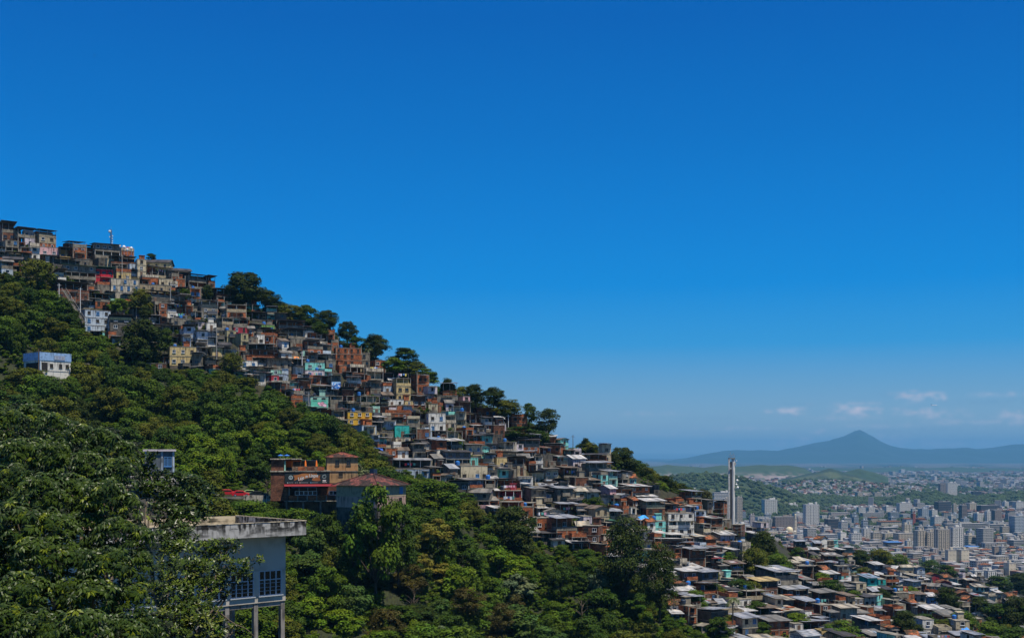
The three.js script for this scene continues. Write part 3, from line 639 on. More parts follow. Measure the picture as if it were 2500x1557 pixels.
// patches of trees inside the favela
const patches = [[51, 640, 77, 70], [268, 735, 52, 30], [330, 710, 40, 50], [293, 790, 105, 90], [536, 865, 50, 44], [1840, 1300, 90, 115], [2095, 1340, 110, 40], [2290, 1440, 50, 46], [2020, 1520, 70, 40], [2185, 1500, 52, 60], [2395, 1465, 100, 100], [2430, 1410, 70, 36], [1450, 1212, 34, 24], [1770, 1250, 34, 44], [1486, 1095, 70, 56], [1545, 1140, 66, 58], [1600, 1170, 80, 56], [1420, 1072, 42, 36], [690, 740, 80, 44], [770, 760, 50, 40], [826, 790, 46, 40], [892, 820, 58, 44], [955, 855, 70, 30], [560, 670, 100, 70], [2290, 1350, 45, 50], [965, 885, 50, 16], [1240, 1046, 75, 20], [2345, 1495, 50, 60], [2485, 1440, 40, 120]];
for (const p of patches) mark(...p, 3000);
// the remaining ground is filled with houses of the same kinds, row by row down the slope; past about 300 the farthest become one mass
{
  const r = rng(4242), walls = ['br', 'br', 'br', 'br', 'br', 'bd', 'bd', 'bd', 'gr', 'gr', 'gr', 'gd', 'gd', 'cr', 'st', 'st', 'wh', 'wh', 'wh', 'pb', 'li', 'ye', 'dk', 'tq', 'mi', 'cr'];
  for (const [size, fresh, hide] of [[1, 0.55, 0.12], [0.8, 0.42, 0.2], [0.62, 0.34, 0.26], [0.5, 0.3, 0.34]]) for (let y = 545; y < 1600; y += 9) for (let x = -30; x < 2530; x += 11) {
    const cx = x + rr(-5, 5, r), cy = y + rr(-4, 4, r), d = solveD(cx, cy);
    if (!d || d < frontD(cx) + 1 || d > ridgeD(cx) - (cx < 1800 ? 9 : 1)) continue;
    const k = Math.min(1.25, 395 / d) * size, w = rr(27, 50, r) * k, h = pick([22, 30, 36, 40, 50], r) * k * (cx > 1600 ? 0.85 : 1);
    if (d > 640 && (size > 0.9 || r() < 0.4)) continue;
    let n = 0, open = 0, hid = 0, tree = 0, star = 0; for (const c of cells(cx - w / 2, cy - h, w, h)) { n++; const v = taken[c]; if (!v) open++; else if (v === 2910) star++; else if (v >= 2900) tree++; else if (v < cy - 4) hid++; }
    if (!n || open / n < fresh || hid / n > hide || tree / n > 0.3 || star / n > 0.08) continue;
    const o = { x: cx - w / 2, y: cy - h, w, h, wall: pick(walls, r), roof: pick(cx > 1450 ? ['s', 's', 's', 'c', 'c', 'l', 'l', 'g', 'p', 'p', 'k'] : ['c', 'c', 'c', 'l', 'l', 'p', 's', 's', 'g'], r) + pick(cx > 1450 ? ['z', 'w', 'e', 'e', 'd', 'b', 'w', 'z', 'c', 'w'] : ['e', 'd', 'd', 'b', 'e', 'z', 'w', 'w'], r) };
    if (house(o)) mark(o.x, o.y, w, h);
  }
  houses.sort((a, b) => (b.hand ? 1 : 0) - (a.hand ? 1 : 0) || b.w * b.h - a.w * a.h);
  console.log('all houses', houses.length); const rest = houses.splice(318), by = new Map();
  for (const o of rest) { o.obj.updateMatrixWorld(true); o.obj.traverse((m) => { if (m.isMesh) { const g = (m.geometry.index ? m.geometry.toNonIndexed() : m.geometry.clone()), ms = [].concat(m.material); const parts = m.geometry.groups.length && ms.length > 1 ? m.geometry.groups.map((q, i) => { const c = new THREE.BufferGeometry(); for (const n of ['position', 'normal', 'uv']) { const A = g.attributes[n]; c.setAttribute(n, new THREE.BufferAttribute(A.array.slice(q.start * A.itemSize, (q.start + q.count) * A.itemSize), A.itemSize)); } return [c, ms[i]]; }) : [[g, ms[0]]]; for (const [c, mt] of parts) { c.applyMatrix4(m.matrixWorld); if (!by.has(mt)) by.set(mt, []); by.get(mt).push(c); } } }); scene.remove(o.obj); }
  if (by.size) { const list = [...by.entries()], m = mesh('small_far_houses', mg(list.map(([, l]) => mg(l)), true), list.map(([mt]) => mt)); m.userData.kind = 'stuff'; tag(m, 'crowd of the smallest houses filling the gaps and the far end of the hillside', 'houses'); }
}
console.log('houses', houses.length, houses.filter((h) => h.hand).length, 'failed rows', rows.filter((o) => !o.obj).map((o) => o.x + ',' + o.y).join(' '));
// ------------------------------------------------------------------ trees: tapered trunk with limbs, crown of leaf-sized faces gathered in clumps through its volume
const leafMat = (r = 0.6) => new THREE.MeshPhysicalMaterial({ vertexColors: true, roughness: r, specularIntensity: 0.18, side: THREE.DoubleSide });
function crownGeo(seed, base, o = {}) {                     // unit crown: width 1, height 1, from y = 0
  const r = rng(seed), { clumps = 26, per = 120, leaf = 0.055, shape = 'round', var: vary = 0.35, warm = 0.0 } = o, pos = [], col = [];
  const centers = [];
  for (let i = 0; i < clumps * 6 && centers.length < clumps; i++) {
    const a = r() * Math.PI * 2, y = r(), prof = shape === 'cone' ? (1.02 - y * 0.86) : shape === 'flat' ? Math.sqrt(Math.max(0, 1 - Math.pow(y * 1.0, 4))) : shape === 'vase' ? 0.35 + 0.65 * Math.sin(Math.min(1, y * 1.1) * Math.PI * 0.62) * (y > 0.85 ? 0.8 : 1) : Math.sqrt(Math.max(0.02, 1 - Math.pow((y - 0.42) / 0.6, 2)));
    const q = Math.sqrt(rr(0.12, 1, r)) * 0.40 * prof * (0.8 + 0.35 * fbm(a * 1.6 + seed, y * 3, seed));
    const c = [Math.cos(a) * q, 0.09 + y * 0.79, Math.sin(a) * q];
    if (centers.some((k) => Math.hypot(k[0] - c[0], (k[1] - c[1]), k[2] - c[2]) < 0.085)) continue;
    centers.push(c);
  }
  for (const c of centers) {
    const cr = rr(0.10, 0.21, r), tone = 1 + (r() - 0.5) * vary * 1.6, hue = (r() - 0.5) * 0.3 + warm;
    for (let k = 0; k < per; k++) {
      let dx = r() * 2 - 1, dy = r() * 2 - 1, dz = r() * 2 - 1, l = Math.hypot(dx, dy, dz) || 1; dx /= l; dy /= l; dz /= l;
      if (dy < -0.2 && r() < 0.65) dy = -dy;
      const rad = cr * (0.42 + 0.66 * Math.sqrt(r())), px = c[0] + dx * rad, py = c[1] + dy * rad * 0.72, pz = c[2] + dz * rad;
      const n = V(dx + rr(-0.7, 0.7, r), dy * 0.9 + 0.75 + rr(-0.6, 0.6, r), dz + rr(-0.7, 0.7, r)).normalize(), t = V(r() - 0.5, r() - 0.5, r() - 0.5).cross(n).normalize(), b = n.clone().cross(t), s = leaf * rr(0.6, 1.3, r), w = s * rr(0.45, 0.8, r);
      const A = [t.x * s, t.y * s, t.z * s], B = [b.x * w, b.y * w, b.z * w];
      pos.push(px - A[0], py - A[1], pz - A[2], px + B[0], py + B[1], pz + B[2], px + A[0], py + A[1], pz + A[2], px - A[0], py - A[1], pz - A[2], px + A[0], py + A[1], pz + A[2], px - B[0], py - B[1], pz - B[2]);
      const q = tone * (1 + (r() - 0.5) * vary), cc = [base[0] * q * (1 + hue), base[1] * q, base[2] * q * (1 - hue * 0.5)]; for (let i = 0; i < 6; i++) col.push(...cc);
    }
  }
  const g = new THREE.BufferGeometry(); g.setAttribute('position', new THREE.Float32BufferAttribute(pos, 3)); g.setAttribute('color', new THREE.Float32BufferAttribute(col, 3)); g.computeVertexNormals(); g.userData.centers = centers; return g;
}
function trunkGeo(seed, crown, th = 0.34) {                 // unit tree height 1: trunk to the crown, limbs to some clumps; crown fills the upper part from th
  const r = rng(seed), k = [tubePath([V(0, -0.12, 0), V(rr(-0.02, 0.02, r), th * 0.5, 0), V(rr(-0.03, 0.03, r), th + 0.1, rr(-0.03, 0.03, r)), V(rr(-0.05, 0.05, r), th + 0.32, rr(-0.05, 0.05, r))], 0.028, 0.010, 6, 6)];
  for (const c of crown.userData.centers.filter(() => r() < 0.4)) k.push(tubePath([V(0, th * rr(0.7, 1.1, r), 0), V(c[0] * 0.5, th + c[1] * (1 - th) * 0.4, c[2] * 0.5), V(c[0], th + c[1] * (1 - th), c[2])], 0.012, 0.004, 3, 4));
  return mg(k);
}
M.bark = std([0.11, 0.085, 0.06], { map: T.bark }); M.barkPale = std([0.26, 0.22, 0.17], { map: T.bark });
M.leaf = leafMat(0.55);
const GREEN = { mid: [0.058, 0.100, 0.006], deep: [0.033, 0.062, 0.005], bright: [0.088, 0.140, 0.006], olive: [0.074, 0.086, 0.007], dark: [0.028, 0.043, 0.005], gold: [0.18, 0.16, 0.022], rust: [0.050, 0.044, 0.009], blueish: [0.046, 0.082, 0.014] };
const kinds = {};                                         // a few crowns of each kind, shared by all trees of it
function kind(name, base, o, n = 3) { kinds[name] = []; for (let i = 0; i < n; i++) { const c = crownGeo(100 * Object.keys(kinds).length + i * 7 + 1, base, o); kinds[name].push({ crown: c, trunk: trunkGeo(i + 5, c, o.th ?? 0.25), th: o.th ?? 0.25 }); } }
kind('mid', GREEN.mid, { clumps: 40, per: 220, leaf: 0.025, th: 0.05 }, 4);
kind('deep', GREEN.deep, { clumps: 40, per: 220, leaf: 0.025, th: 0.05 }, 3);
kind('bright', GREEN.bright, { clumps: 38, per: 220, leaf: 0.027, th: 0.04 }, 3);
kind('olive', GREEN.olive, { clumps: 38, per: 220, leaf: 0.024, th: 0.06 }, 3);
kind('blueish', GREEN.blueish, { clumps: 34, per: 220, leaf: 0.030, th: 0.05 }, 2);
kind('dark', GREEN.dark, { clumps: 48, per: 252, leaf: 0.023, th: 0.08 }, 4);
kind('gold', GREEN.gold, { clumps: 24, per: 231, leaf: 0.024, th: 0.12, shape: 'flat' }, 2);
kind('rust', GREEN.rust, { clumps: 26, per: 210, leaf: 0.024, th: 0.08 }, 2);
kind('tall', GREEN.dark.map((c) => c * 1.1), { clumps: 52, per: 231, leaf: 0.018, shape: 'round', th: 0.1 }, 2);
kind('vase', GREEN.dark, { clumps: 34, per: 231, leaf: 0.024, shape: 'vase', th: 0.2 }, 2);
kind('silver', [0.105, 0.135, 0.060], { clumps: 22, per: 200, leaf: 0.034, th: 0.14 }, 1);
kind('ball', [0.05, 0.052, 0.014], { clumps: 44, per: 252, leaf: 0.022, shape: 'round', th: 0.12, var: 0.25 }, 1);
const WORDS = { silver: 'silvery leaved', mid: 'green', deep: 'deep green', bright: 'bright green', olive: 'olive green', blueish: 'blue green', dark: 'dark green', gold: 'yellow blossomed', rust: 'rusty brown leaved', tall: 'tall dark conical', vase: 'dark spreading', ball: 'round clipped looking' };
const trees = [];
function tree(k, x, base, z, w, h, label, group, name = 'tree', opt = {}) {
  const v = pick(kinds[k]), t = thing(name, label, 'tree', [x, base, z], rr(0, 6.28), group), th = opt.th ?? v.th;
  const c = mesh('crown', v.crown, M.leaf, t); c.scale.set(w, h * (1 - th), w * (opt.deep ?? 1)); c.position.y = h * th;
  const b = mesh('trunk', v.trunk, opt.pale ? M.barkPale : M.bark, t); b.scale.set(Math.min(w, h), h, Math.min(w, h));
  t.userData.px = undefined; delete t.userData.px; trees.push({ obj: t, k }); return t;
}
// a tree by what it covers in the photo: centre column, top row, foot row, width
function treeAt(k, cx, top, foot, wpx, label, o = {}) {
  let d = o.d ?? solveD(clamp(cx, -200, 2700), Math.min(foot, 1590)) ?? ridgeD(cx) - 2; const s = d / F, x = (cx - HX) * s, y = CH - (foot - HY) * s;
  return tree(k, x, y - 0.5, -d, wpx * s * 1.12, (foot - top) * s + 0.5, label, undefined, o.name ?? 'tree', o);
}
const T_ = (s) => s.trim().split('\n').map((l) => { const [a, label] = l.split('|'), [k, ...n] = a.trim().split(/\s+/); const o = {}; for (const q of n.slice(4)) { const [a2, b2] = q.split('='); o[a2] = +b2; } return treeAt(k, +n[0], +n[1], +n[2], +n[3], label.trim(), o); });
T_(`
dark 597 658 756 106 d=440| biggest tree on the ridge, its dark crown standing clear against the sky
dark 655 708 756 60 d=437| lower right lobe tree leaning off the biggest ridge tree
olive 558 700 745 44 d=440| small dark tree at the left foot of the biggest ridge tree
olive 712 738 792 66 d=437| olive brown topped tree on the ridge right of the biggest one
deep 750 742 796 56 d=439| second deep green tree beside the olive topped ridge tree
dark 795 754 806 60 d=435| dark rounded ridge tree above the slope of brick houses
deep 780 784 818 46 d=430| low deep green tree tucked below the dark rounded ridge tree
dark 848 782 832 50 d=434| dark tree on the ridge halfway between two rounded crowns
deep 870 822 856 60 d=428| low green bush tree on the ridge above the brick block
dark 918 813 872 66 d=432| dark domed ridge tree to the right of the brick block
deep 985 848 892 74 d=430| dark leaning tree above the pink and blue cottage
olive 1012 880 922 64 d=428| olive slope tree falling to the right below the dark leaning one
mid 1040 898 940 60 d=426| green hedge like tree at the end of the ridge slope
bright 960 872 905 60 d=420| bright low tree in front of the pink and blue cottage
dark 1094 920 988 42 d=424| pointed dark tree with bare trunk standing before the grey sheds
olive 1122 940 978 44 d=426| olive tree right of the pointed dark tree
dark 1160 935 985 54 d=426| dark ridge tree left of the tank topped brick house
dark 1205 944 992 62 d=426| broad dark ridge tree behind the tank topped brick house
olive 1240 972 1018 74 d=424| olive green tree between the brick house and the unfinished one
deep 1292 982 1030 34 d=426| slim tree behind the unfinished brick house
vase 1332 996 1080 62 d=426| big spreading tree leaning out at the right end of the upper ridge
deep 1270 1040 1066 80 d=410| grassy green bush bank under the unfinished brick house
deep 1320 1050 1082 44 d=416| green bush at the foot of the big spreading tree
dark 1431 1067 1106 26 d=428| small dark tree behind the rooftop box on the right ridge
olive 1452 1083 1112 22 d=428| small olive tree beside the rooftop box on the right ridge
mid 1398 1092 1118 44 d=425| green bush below the two thin poles on the ridge
dark 1518 1088 1158 72 d=423| round dark mango like tree on the right ridge
dark 1570 1137 1200 64 d=420| dark tree stepping down right of the round dark one
bright 1612 1172 1206 40 d=418| light green bush tree below the stepping dark tree
dark 1642 1190 1232 40 d=424| dark tree before the striped office block on the right ridge
ball 1717 1192 1240 44 d=432| round isolated tree with a short trunk between the two office blocks
deep 1745 1244 1272 46 d=428| low green tree beside the foot of the concrete pylon
deep 1802 1292 1330 44 d=440| small tree right under the concrete pylon
olive 90 624 716 82 d=400| dark olive tree at the upper wood edge on the far left
deep 68 597 628 24| dark bush below the topmost left houses
deep 236 712 740 30| small tree under the red house
bright 290 728 770 50| bright bush on the bank beside the pale blue three-storey house
olive 340 700 768 52| leafy tree on the bank right of the bright bush
dark 355 746 786 34| dark bush above the grey house roofs
dark 345 776 890 110| big dark tree standing in front of the lower left houses
deep 405 800 850 36| dark small tree right of the big dark tree
mid 450 704 726 36| green climber bush by the brick ridge houses
dark 506 694 732 30| dark tree between brick houses near the ridge
olive 566 856 912 58| thin light branched tree at the wood edge in front of grey houses
deep 368 618 632 24 d=446| small tree crown behind the broad dark pitched roof
tall 1530 1256 1450 120 d=302| tall dark tree at the wood edge covering the favela roofs
tall 1612 1320 1495 92 d=286| dark tree with a bare trunk right of the tall dark one
dark 1256 1232 1372 112 d=318| big dark tree at the wood edge left of the brick and zinc houses
olive 1232 1232 1290 40 d=326| pale topped tree rising behind the big dark wood edge tree
gold 1068 1262 1330 88 d=290| tree crowned with pale yellow blossom in the middle wood
gold 1035 1350 1400 46 d=275| small yellowish tree below the blossoming one
deep 868 1262 1420 90 d=252| vine covered tree below the left wall of the big tiled house
deep 972 1218 1400 84 d=256| leafy tree below the right wall of the big tiled house
mid 1060 1165 1250 140 d=318| broad green tree right of the big tiled roof
mid 918 1176 1425 128 d=250| overgrown tree standing before the big tiled roof house
rust 1145 1430 1500 90 d=268| rusty brown tree low in the middle wood
rust 1225 1470 1540 70 d=266| second rusty brown tree to the right of the first
dark 1865 1292 1372 60| dark tree at the foot of the lower favela below the pylon
olive 1840 1330 1420 70| olive tree clump left of the yellow walled yard
mid 1900 1350 1420 70| green tree cluster at the centre of the lower slope
deep 1880 1380 1432 60| bush tree before the big grey terrace house
dark 2312 1432 1492 58| big dark round tree among the lower right roofs
dark 2210 1488 1560 64| dark tree at the bottom edge left of the white graffiti house
mid 2055 1512 1570 90| green bush tree at the bottom edge among roofs
dark 2100 1340 1386 50| dark tree in the tree belt behind the lower roofs
olive 2150 1336 1386 66| olive tree in the tree belt behind the lower roofs
mid 2190 1350 1390 60| green tree at the right end of the tree belt
deep 2275 1366 1404 50| dark green tree left of the red roofed cottages
deep 2310 1378 1416 56| deep green tree above the red roofed cottages
dark 2390 1455 1500 60| dark tree on the right slope under white roofs
deep 2440 1470 1530 80| dense green tree near the lower right corner
dark 2485 1452 1540 80| dark tree cut by the right edge of the view
mid 2350 1490 1545 70| green tree between the graffiti house and the corner wood
mid 2420 1515 1575 90| green tree at the bottom right corner
deep 2480 1530 1590 90| deep green tree at the very corner bottom right
deep 2435 1405 1445 70| tree clump beside the far white roofs on the right edge
dark 2490 1395 1450 60| dark tree at the right edge above the slope roofs
mid 2086 1440 1470 40| small green tree left of the teal house
deep 1455 1212 1245 50| bushy tree among roofs on the right half of the slope
`);
// the leafy fringe along the ridge between the taller trees
{
  const r = rng(616);
  for (let u = 560; u < 1690; u += rr(8, 14, r)) { if (u > 1010 && u < 1075 && r() < 0.4) continue; if ((u > 1345 && u < 1415) || (u > 1460 && u < 1480)) continue; const d = ridgeD(u) + rr(0, 7, r), x = (u - HX) / F * d, k = pick(['dark', 'deep', 'olive', 'dark'], r), s = rr(3.6, 7.2, r); tree(k, x, ground(x, -d) - 0.6, -d, s * rr(1, 1.4, r), s, `low ${WORDS[k]} tree in the leafy fringe along the ridge`, `low ${WORDS[k]} trees along the ridge`, 'ridge_tree'); }
}
{ // small trees standing among the roofs of the lower right favela
  const r = rng(717); let n = 0;
  for (let i = 0; i < 400 && n < 46; i++) { const u = rr(1680, 2520, r), py = rr(1330, 1560, r), d = solveD(u, py); if (!d || d > ridgeD(u) + 10 || vnoise(u / 60, py / 30, 12) < 0.5) continue; const k = pick(['mid', 'deep', 'dark', 'olive', 'bright'], r), s = rr(3.2, 6.5, r), x = (u - HX) / F * d; tree(k, x, ground(x, -d) - 0.4, -d, s * rr(1, 1.5, r), s, `small ${WORDS[k]} tree standing among the lower right roofs`, `small ${WORDS[k]} trees among the lower right roofs`, 'roofside_tree'); n++; }
}
// the wood on the slope below the houses: each tree its own, placed over the ground
{
  const r = rng(909), spots = [];
  const free = (x, z) => !keepOut.some(([a, b, q]) => Math.hypot(x - a, z - b) < q);
  for (let i = 0; i < 60000 && spots.length < 420; i++) {
    const u = rr(-120, 1800, r), fd = frontD(u), d = rr(u < 700 ? 215 : 236, fd - 1.5, r), x = (u - HX) / F * d, z = -d, py = groundPy(u, d);
    if (py > 1640 || !free(x, z)) continue;
    const near = fd - d, sz = near < 9 ? 4.6 : near < 18 ? 6.2 : 7.4;
    if (spots.some((s) => Math.hypot(s.x - x, s.z - z) < (s.sz + sz) * 0.34)) continue;
    spots.push({ x, z, sz, near, u, d });
  }
  const groups = { left: ['of the wood on the left slope below the houses', 'trees of the wood on the left slope'], mid: ['of the wood in the middle of the slope below the houses', 'trees of the wood on the middle slope'], low: ['of the lower wood along the bottom edge of the view', 'trees of the lower wood'] };
  const more = []; spots.sort((a, b) => b.sz / b.d - a.sz / a.d);
  spots.forEach((s, i) => {
    const n = fbm(s.x / 26 + 9, s.z / 26, 71), q = r(), k = n > 0.56 ? pick(['bright', 'mid', 'bright', 'mid'], r) : n < 0.43 ? pick(['deep', 'olive', 'dark', 'deep'], r) : pick(['mid', 'mid', 'deep', 'olive', 'blueish'], r);
    const kk = q > 0.975 ? 'silver' : q < 0.012 ? 'rust' : q < 0.03 && s.u > 900 ? 'gold' : k, w = s.sz * rr(0.75, 1.7, r); let h = (s.near < 9 ? 3.8 : s.near < 18 ? 5.5 : rr(5.2, 10.5, r)); const py = groundPy(s.u, s.d) - h * F / s.d;
    const lim = sightLines.find(([a, b, , dd]) => s.u > a && s.u < b && s.d < dd); if (lim) { const hm = (groundPy(s.u, s.d) - lim[2]) * s.d / F; if (hm < 1.6) return; h = Math.min(h, hm); }
    const g = groups[py > 1430 ? 'low' : s.u < 700 ? 'left' : 'mid'];
    if (i >= 225) { more.push([s.x, ground(s.x, s.z) - 0.4, s.z, w, h]); return; }
    tree(kk, s.x, ground(s.x, s.z) - 0.4, s.z, w, h, `${WORDS[kk]} tree ${g[0]}`, `${WORDS[kk]} ${g[1]}`, 'forest_tree');
  });
  for (let v = 0; v < 3; v++) {                             // the smaller trees that merge into one canopy
    const list = more.filter((_, i) => i % 3 === v), k = kinds[['mid', 'deep', 'olive'][v]][0], m = new THREE.InstancedMesh(k.crown, M.leaf, list.length), q = new THREE.Object3D(), c = new THREE.Color();
    list.forEach(([x, y, z, w, h], i) => { q.position.set(x, y + h * 0.05, z); q.rotation.y = r() * 6.28; q.scale.set(w, h, w); q.updateMatrix(); m.setMatrixAt(i, q.matrix); const b = rr(0.75, 1.25, r); c.setRGB(b, b, b); m.setColorAt(i, c); });
    m.name = numbered('wood_canopy'); m.castShadow = m.receiveShadow = true; m.userData.kind = 'stuff'; tag(m, 'canopy of the smaller trees that fill the wooded slope', 'wood'); scene.add(m);
  }
  console.log('forest', spots.length);
  for (const [px, py, d, h, l] of [[1010, 1448, 262, 6, 'bare pale branched tree low in the middle wood'], [652, 1192, 288, 6, 'thin bare tree beside the bar'], [462, 962, 350, 6.5, 'bare pale tree high in the left wood'], [1120, 1392, 288, 7, 'bare dead tree between the rusty trees and the roofs'], [1420, 1470, 292, 7, 'bare grey tree at the right end of the lower wood']]) {
    const p = at(px, py, d), y = ground(p.x, p.z), t = thing('bare_tree', l, 'tree', [p.x, y - 0.4, p.z]), H = Math.max(h, p.y - y + 2.5), k = [tubePath([V(0, 0, 0), V(0.2, H * 0.4, 0.1), V(-0.1, H * 0.75, 0), V(0.3, H, 0.2)], 0.2, 0.05, 8, 6)];
    for (let i = 0; i < 11; i++) { const a = i * 2.4, b = H * rr(0.4, 0.85, r), l2 = rr(1.2, 2.6, r); k.push(tubePath([V(0, b, 0), V(Math.cos(a) * l2 * 0.5, b + l2 * 0.5, Math.sin(a) * l2 * 0.5), V(Math.cos(a) * l2, b + l2 * 0.8, Math.sin(a) * l2)], 0.08, 0.025, 4, 5)); } mesh('trunk', k, M.barkPale, t);
  }
  // undergrowth between the trees and bushes in the gaps between houses
  const bush = crownGeo(5001, GREEN.mid, { clumps: 12, per: 90, leaf: 0.06, shape: 'flat' }), put = (name, label, list) => {
    const m = new THREE.InstancedMesh(bush, M.leaf, list.length), q = new THREE.Object3D(), c = new THREE.Color();
    list.forEach(([x, z, s], i) => { q.position.set(x, ground(x, z) - 0.25 * s, z); q.rotation.y = r() * 6.28; q.scale.set(s, s * rr(0.5, 0.85, r), s); q.updateMatrix(); m.setMatrixAt(i, q.matrix); const k = rr(0.5, 1.15, r); c.setRGB(k * rr(0.8, 1.2, r), k, k * rr(0.8, 1.1, r)); m.setColorAt(i, c); });
    m.name = name; m.castShadow = m.receiveShadow = true; m.userData.kind = 'stuff'; tag(m, label, 'undergrowth'); scene.add(m);
  };
  const a = [], b = [];
  for (let i = 0; i < 9000; i++) { const u = rr(-200, 1850, r), fd = frontD(u), d = rr(200, fd + 3, r), x = (u - HX) / F * d; if (groundPy(u, d) < 1680 && free(x, -d)) a.push([x, -d, rr(2.0, 4.2, r)]); }
  for (let i = 0; i < 2600; i++) { const u = rr(-100, 2560, r), d = rr(frontD(u), ridgeD(u) + 10, r), x = (u - HX) / F * d; if (vnoise(x / 14, d / 14, 9) > 0.52) b.push([x, -d, rr(1.4, 3.4, r)]); }
  put('undergrowth', 'low dense undergrowth covering the ground between the trees on the slope', a); put('slope_bushes', 'small bushes and weeds growing in the gaps between the hillside houses', b);
}
// ------------------------------------------------------------------ the concrete building in front, standing on tall columns under an overhanging parapet roof
{
  const turn = Math.atan2(0.683, 0.73), e1 = V(-0.73, 0, 0.683), nrm = V(0.683, 0, 0.73), Rc = V(-19.05, CH - 6.19, -110);
  const b = thing('concrete_building', 'pale concrete building on tall columns with a stained parapet roof, behind the foreground trees', 'building', [Rc.x, CH - 24, Rc.z], turn);
  const top = 24 - 6.19, fas = 1.28, L = 21, Dd = 12.6;          // local: x to the right along the facade (0 = right parapet corner), z towards the viewer
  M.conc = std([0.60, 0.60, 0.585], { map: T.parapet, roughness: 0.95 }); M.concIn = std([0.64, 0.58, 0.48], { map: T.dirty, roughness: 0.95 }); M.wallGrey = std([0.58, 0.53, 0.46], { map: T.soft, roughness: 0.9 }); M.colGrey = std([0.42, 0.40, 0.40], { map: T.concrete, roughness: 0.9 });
  const panel = (w, h, d, x, y, z, ry = 0) => { const g = new THREE.BoxGeometry(w, h, d), uv = g.attributes.uv, p = g.attributes.position, n = g.attributes.normal; for (let i = 0; i < uv.count; i++) uv.setXY(i, (p.getX(i) + p.getZ(i)) / 22 + 0.3, Math.abs(n.getY(i)) > 0.5 ? 0.97 : (p.getY(i) + h / 2) / h * 0.96 + 0.02); if (ry) g.rotateY(ry); g.translate(x, y + h / 2, z); return g; };
  const y0 = top - fas;
  mesh('parapet', panel(L, fas, 0.16, -L / 2, y0, -0.08), M.conc, b); mesh('parapet', panel(Dd - 0.16, fas, 0.16, -0.08, y0, -0.16 - (Dd - 0.16) / 2, Math.PI / 2), M.conc, b);
  mesh('parapet', panel(L - 0.16, fas, 0.16, -L / 2 - 0.08, y0, -Dd + 0.08), M.concIn, b); mesh('parapet', panel(Dd - 0.32, fas, 0.16, -L + 0.08, y0, -Dd / 2, Math.PI / 2), M.concIn, b);
  const lip = mesh('coping', bx(L + 0.06, 0.06, 0.24, -L / 2, top, -0.08), M.concIn, b); mesh('coping', bx(0.24, 0.06, Dd - 0.24, -0.08, top, -0.2 - (Dd - 0.24) / 2), M.concIn, b);
  mesh('roof_slab', bx(L - 0.32, 0.2, Dd - 0.32, -L / 2, y0 + 0.004, -Dd / 2), M.concIn, b);
  // walls set back under the roof, cut for the windows
  const xr = -0.7, zf = -2.4, wt = y0 - 0.004, wb = 24 - 13.7, H = wt - wb, bay = 2.95, xl = -L + 0.7, win = { w: 2.42, h: 2.32, y: wb + 0.62 };
  const bays = 6, wx = (i) => xr - 0.42 - win.w / 2 - i * bay;
  mesh('wall', bx(xr - xl, H - 0.62 - win.h, 0.22, (xr + xl) / 2, win.y + win.h, zf - 0.11), M.wallGrey, b); mesh('wall', bx(xr - xl, 0.62, 0.22, (xr + xl) / 2, wb, zf - 0.11), M.wallGrey, b);
  const piers = []; let edge = xr; for (let i = 0; i < bays; i++) { const a = wx(i) + win.w / 2; if (edge - a > 0.02) piers.push([a, edge]); edge = wx(i) - win.w / 2; } piers.push([xl, edge]);
  for (const [a, c] of piers) mesh('pier', bx(c - a, win.h, 0.22, (a + c) / 2, win.y, zf - 0.11), M.wallGrey, b);
  mesh('wall', bx(0.22, H, 9.4, xr - 0.11, wb, zf - 0.22 - 4.7), M.wallGrey, b); mesh('wall', bx(xr - xl, H, 0.22, (xr + xl) / 2, wb, zf - 9.73), M.wallGrey, b); mesh('wall', bx(0.22, H, 9.4, xl + 0.11, wb, zf - 4.92), M.wallGrey, b);
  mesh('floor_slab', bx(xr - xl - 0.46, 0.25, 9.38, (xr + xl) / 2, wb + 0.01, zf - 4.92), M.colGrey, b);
  M.wframe = std([0.40, 0.43, 0.46], { roughness: 0.6 }); M.glassDark = std([0.012, 0.016, 0.014], { roughness: 0.06 });
  for (let i = 0; i < bays; i++) {
    const w = new THREE.Group(); w.name = 'window'; w.position.set(wx(i), win.y, zf); b.add(w);
    const W = win.w, Hh = win.h, t = 0.09, xs = [-W / 2, -W / 4, 0, W / 4, W / 2], split = 1.42;
    mesh('frame', [bx(W, t, 0.14, 0, 0, -0.06), bx(W, t, 0.14, 0, Hh - t, -0.06), bx(W - 2 * t, t, 0.12, 0, split, -0.06), ...[-W / 2 + t / 2, W / 2 - t / 2].map((x) => bx(t, Hh - 2 * t, 0.14, x, t, -0.06)), ...[-W / 4, W / 4].flatMap((x) => [bx(0.11, split - t, 0.13, x, t, -0.06), bx(0.11, Hh - t - split - t, 0.13, x, split + t, -0.06)]), bx(0.07, split - t, 0.11, 0, t, -0.06), bx(0.07, Hh - 2 * t - split, 0.11, 0, split + t, -0.06)], M.wframe, w);
    mesh('sill', bx(W + 0.2, 0.07, 0.22, 0, -0.075, 0.08), M.wframe, w);
    for (let k = 0; k < 4; k++) { const x = (xs[k] + xs[k + 1]) / 2; for (const [y, h] of [[t, split - t], [split + t, Hh - 2 * t - split]]) { mesh('pane', bx(W / 4 - 0.1, h, 0.015, x, y, -0.09), M.glassDark, w); } mesh('glazing_bar', [0.25, 0.5, 0.78].map((q) => bx(W / 4 - 0.1, 0.035, 0.05, x, t + (split - t) * q, -0.07)), M.wframe, w); }
  }
  for (let i = 0; i < 7; i++) for (const z of [zf - 0.3, zf - 5, zf - 9.4]) { const x = i === 0 ? xr - 0.24 : xr - 0.2 - i * bay + 0.05; mesh('column', bx(0.42, wb + 8, 0.42, x, -8, z), M.colGrey, b); }
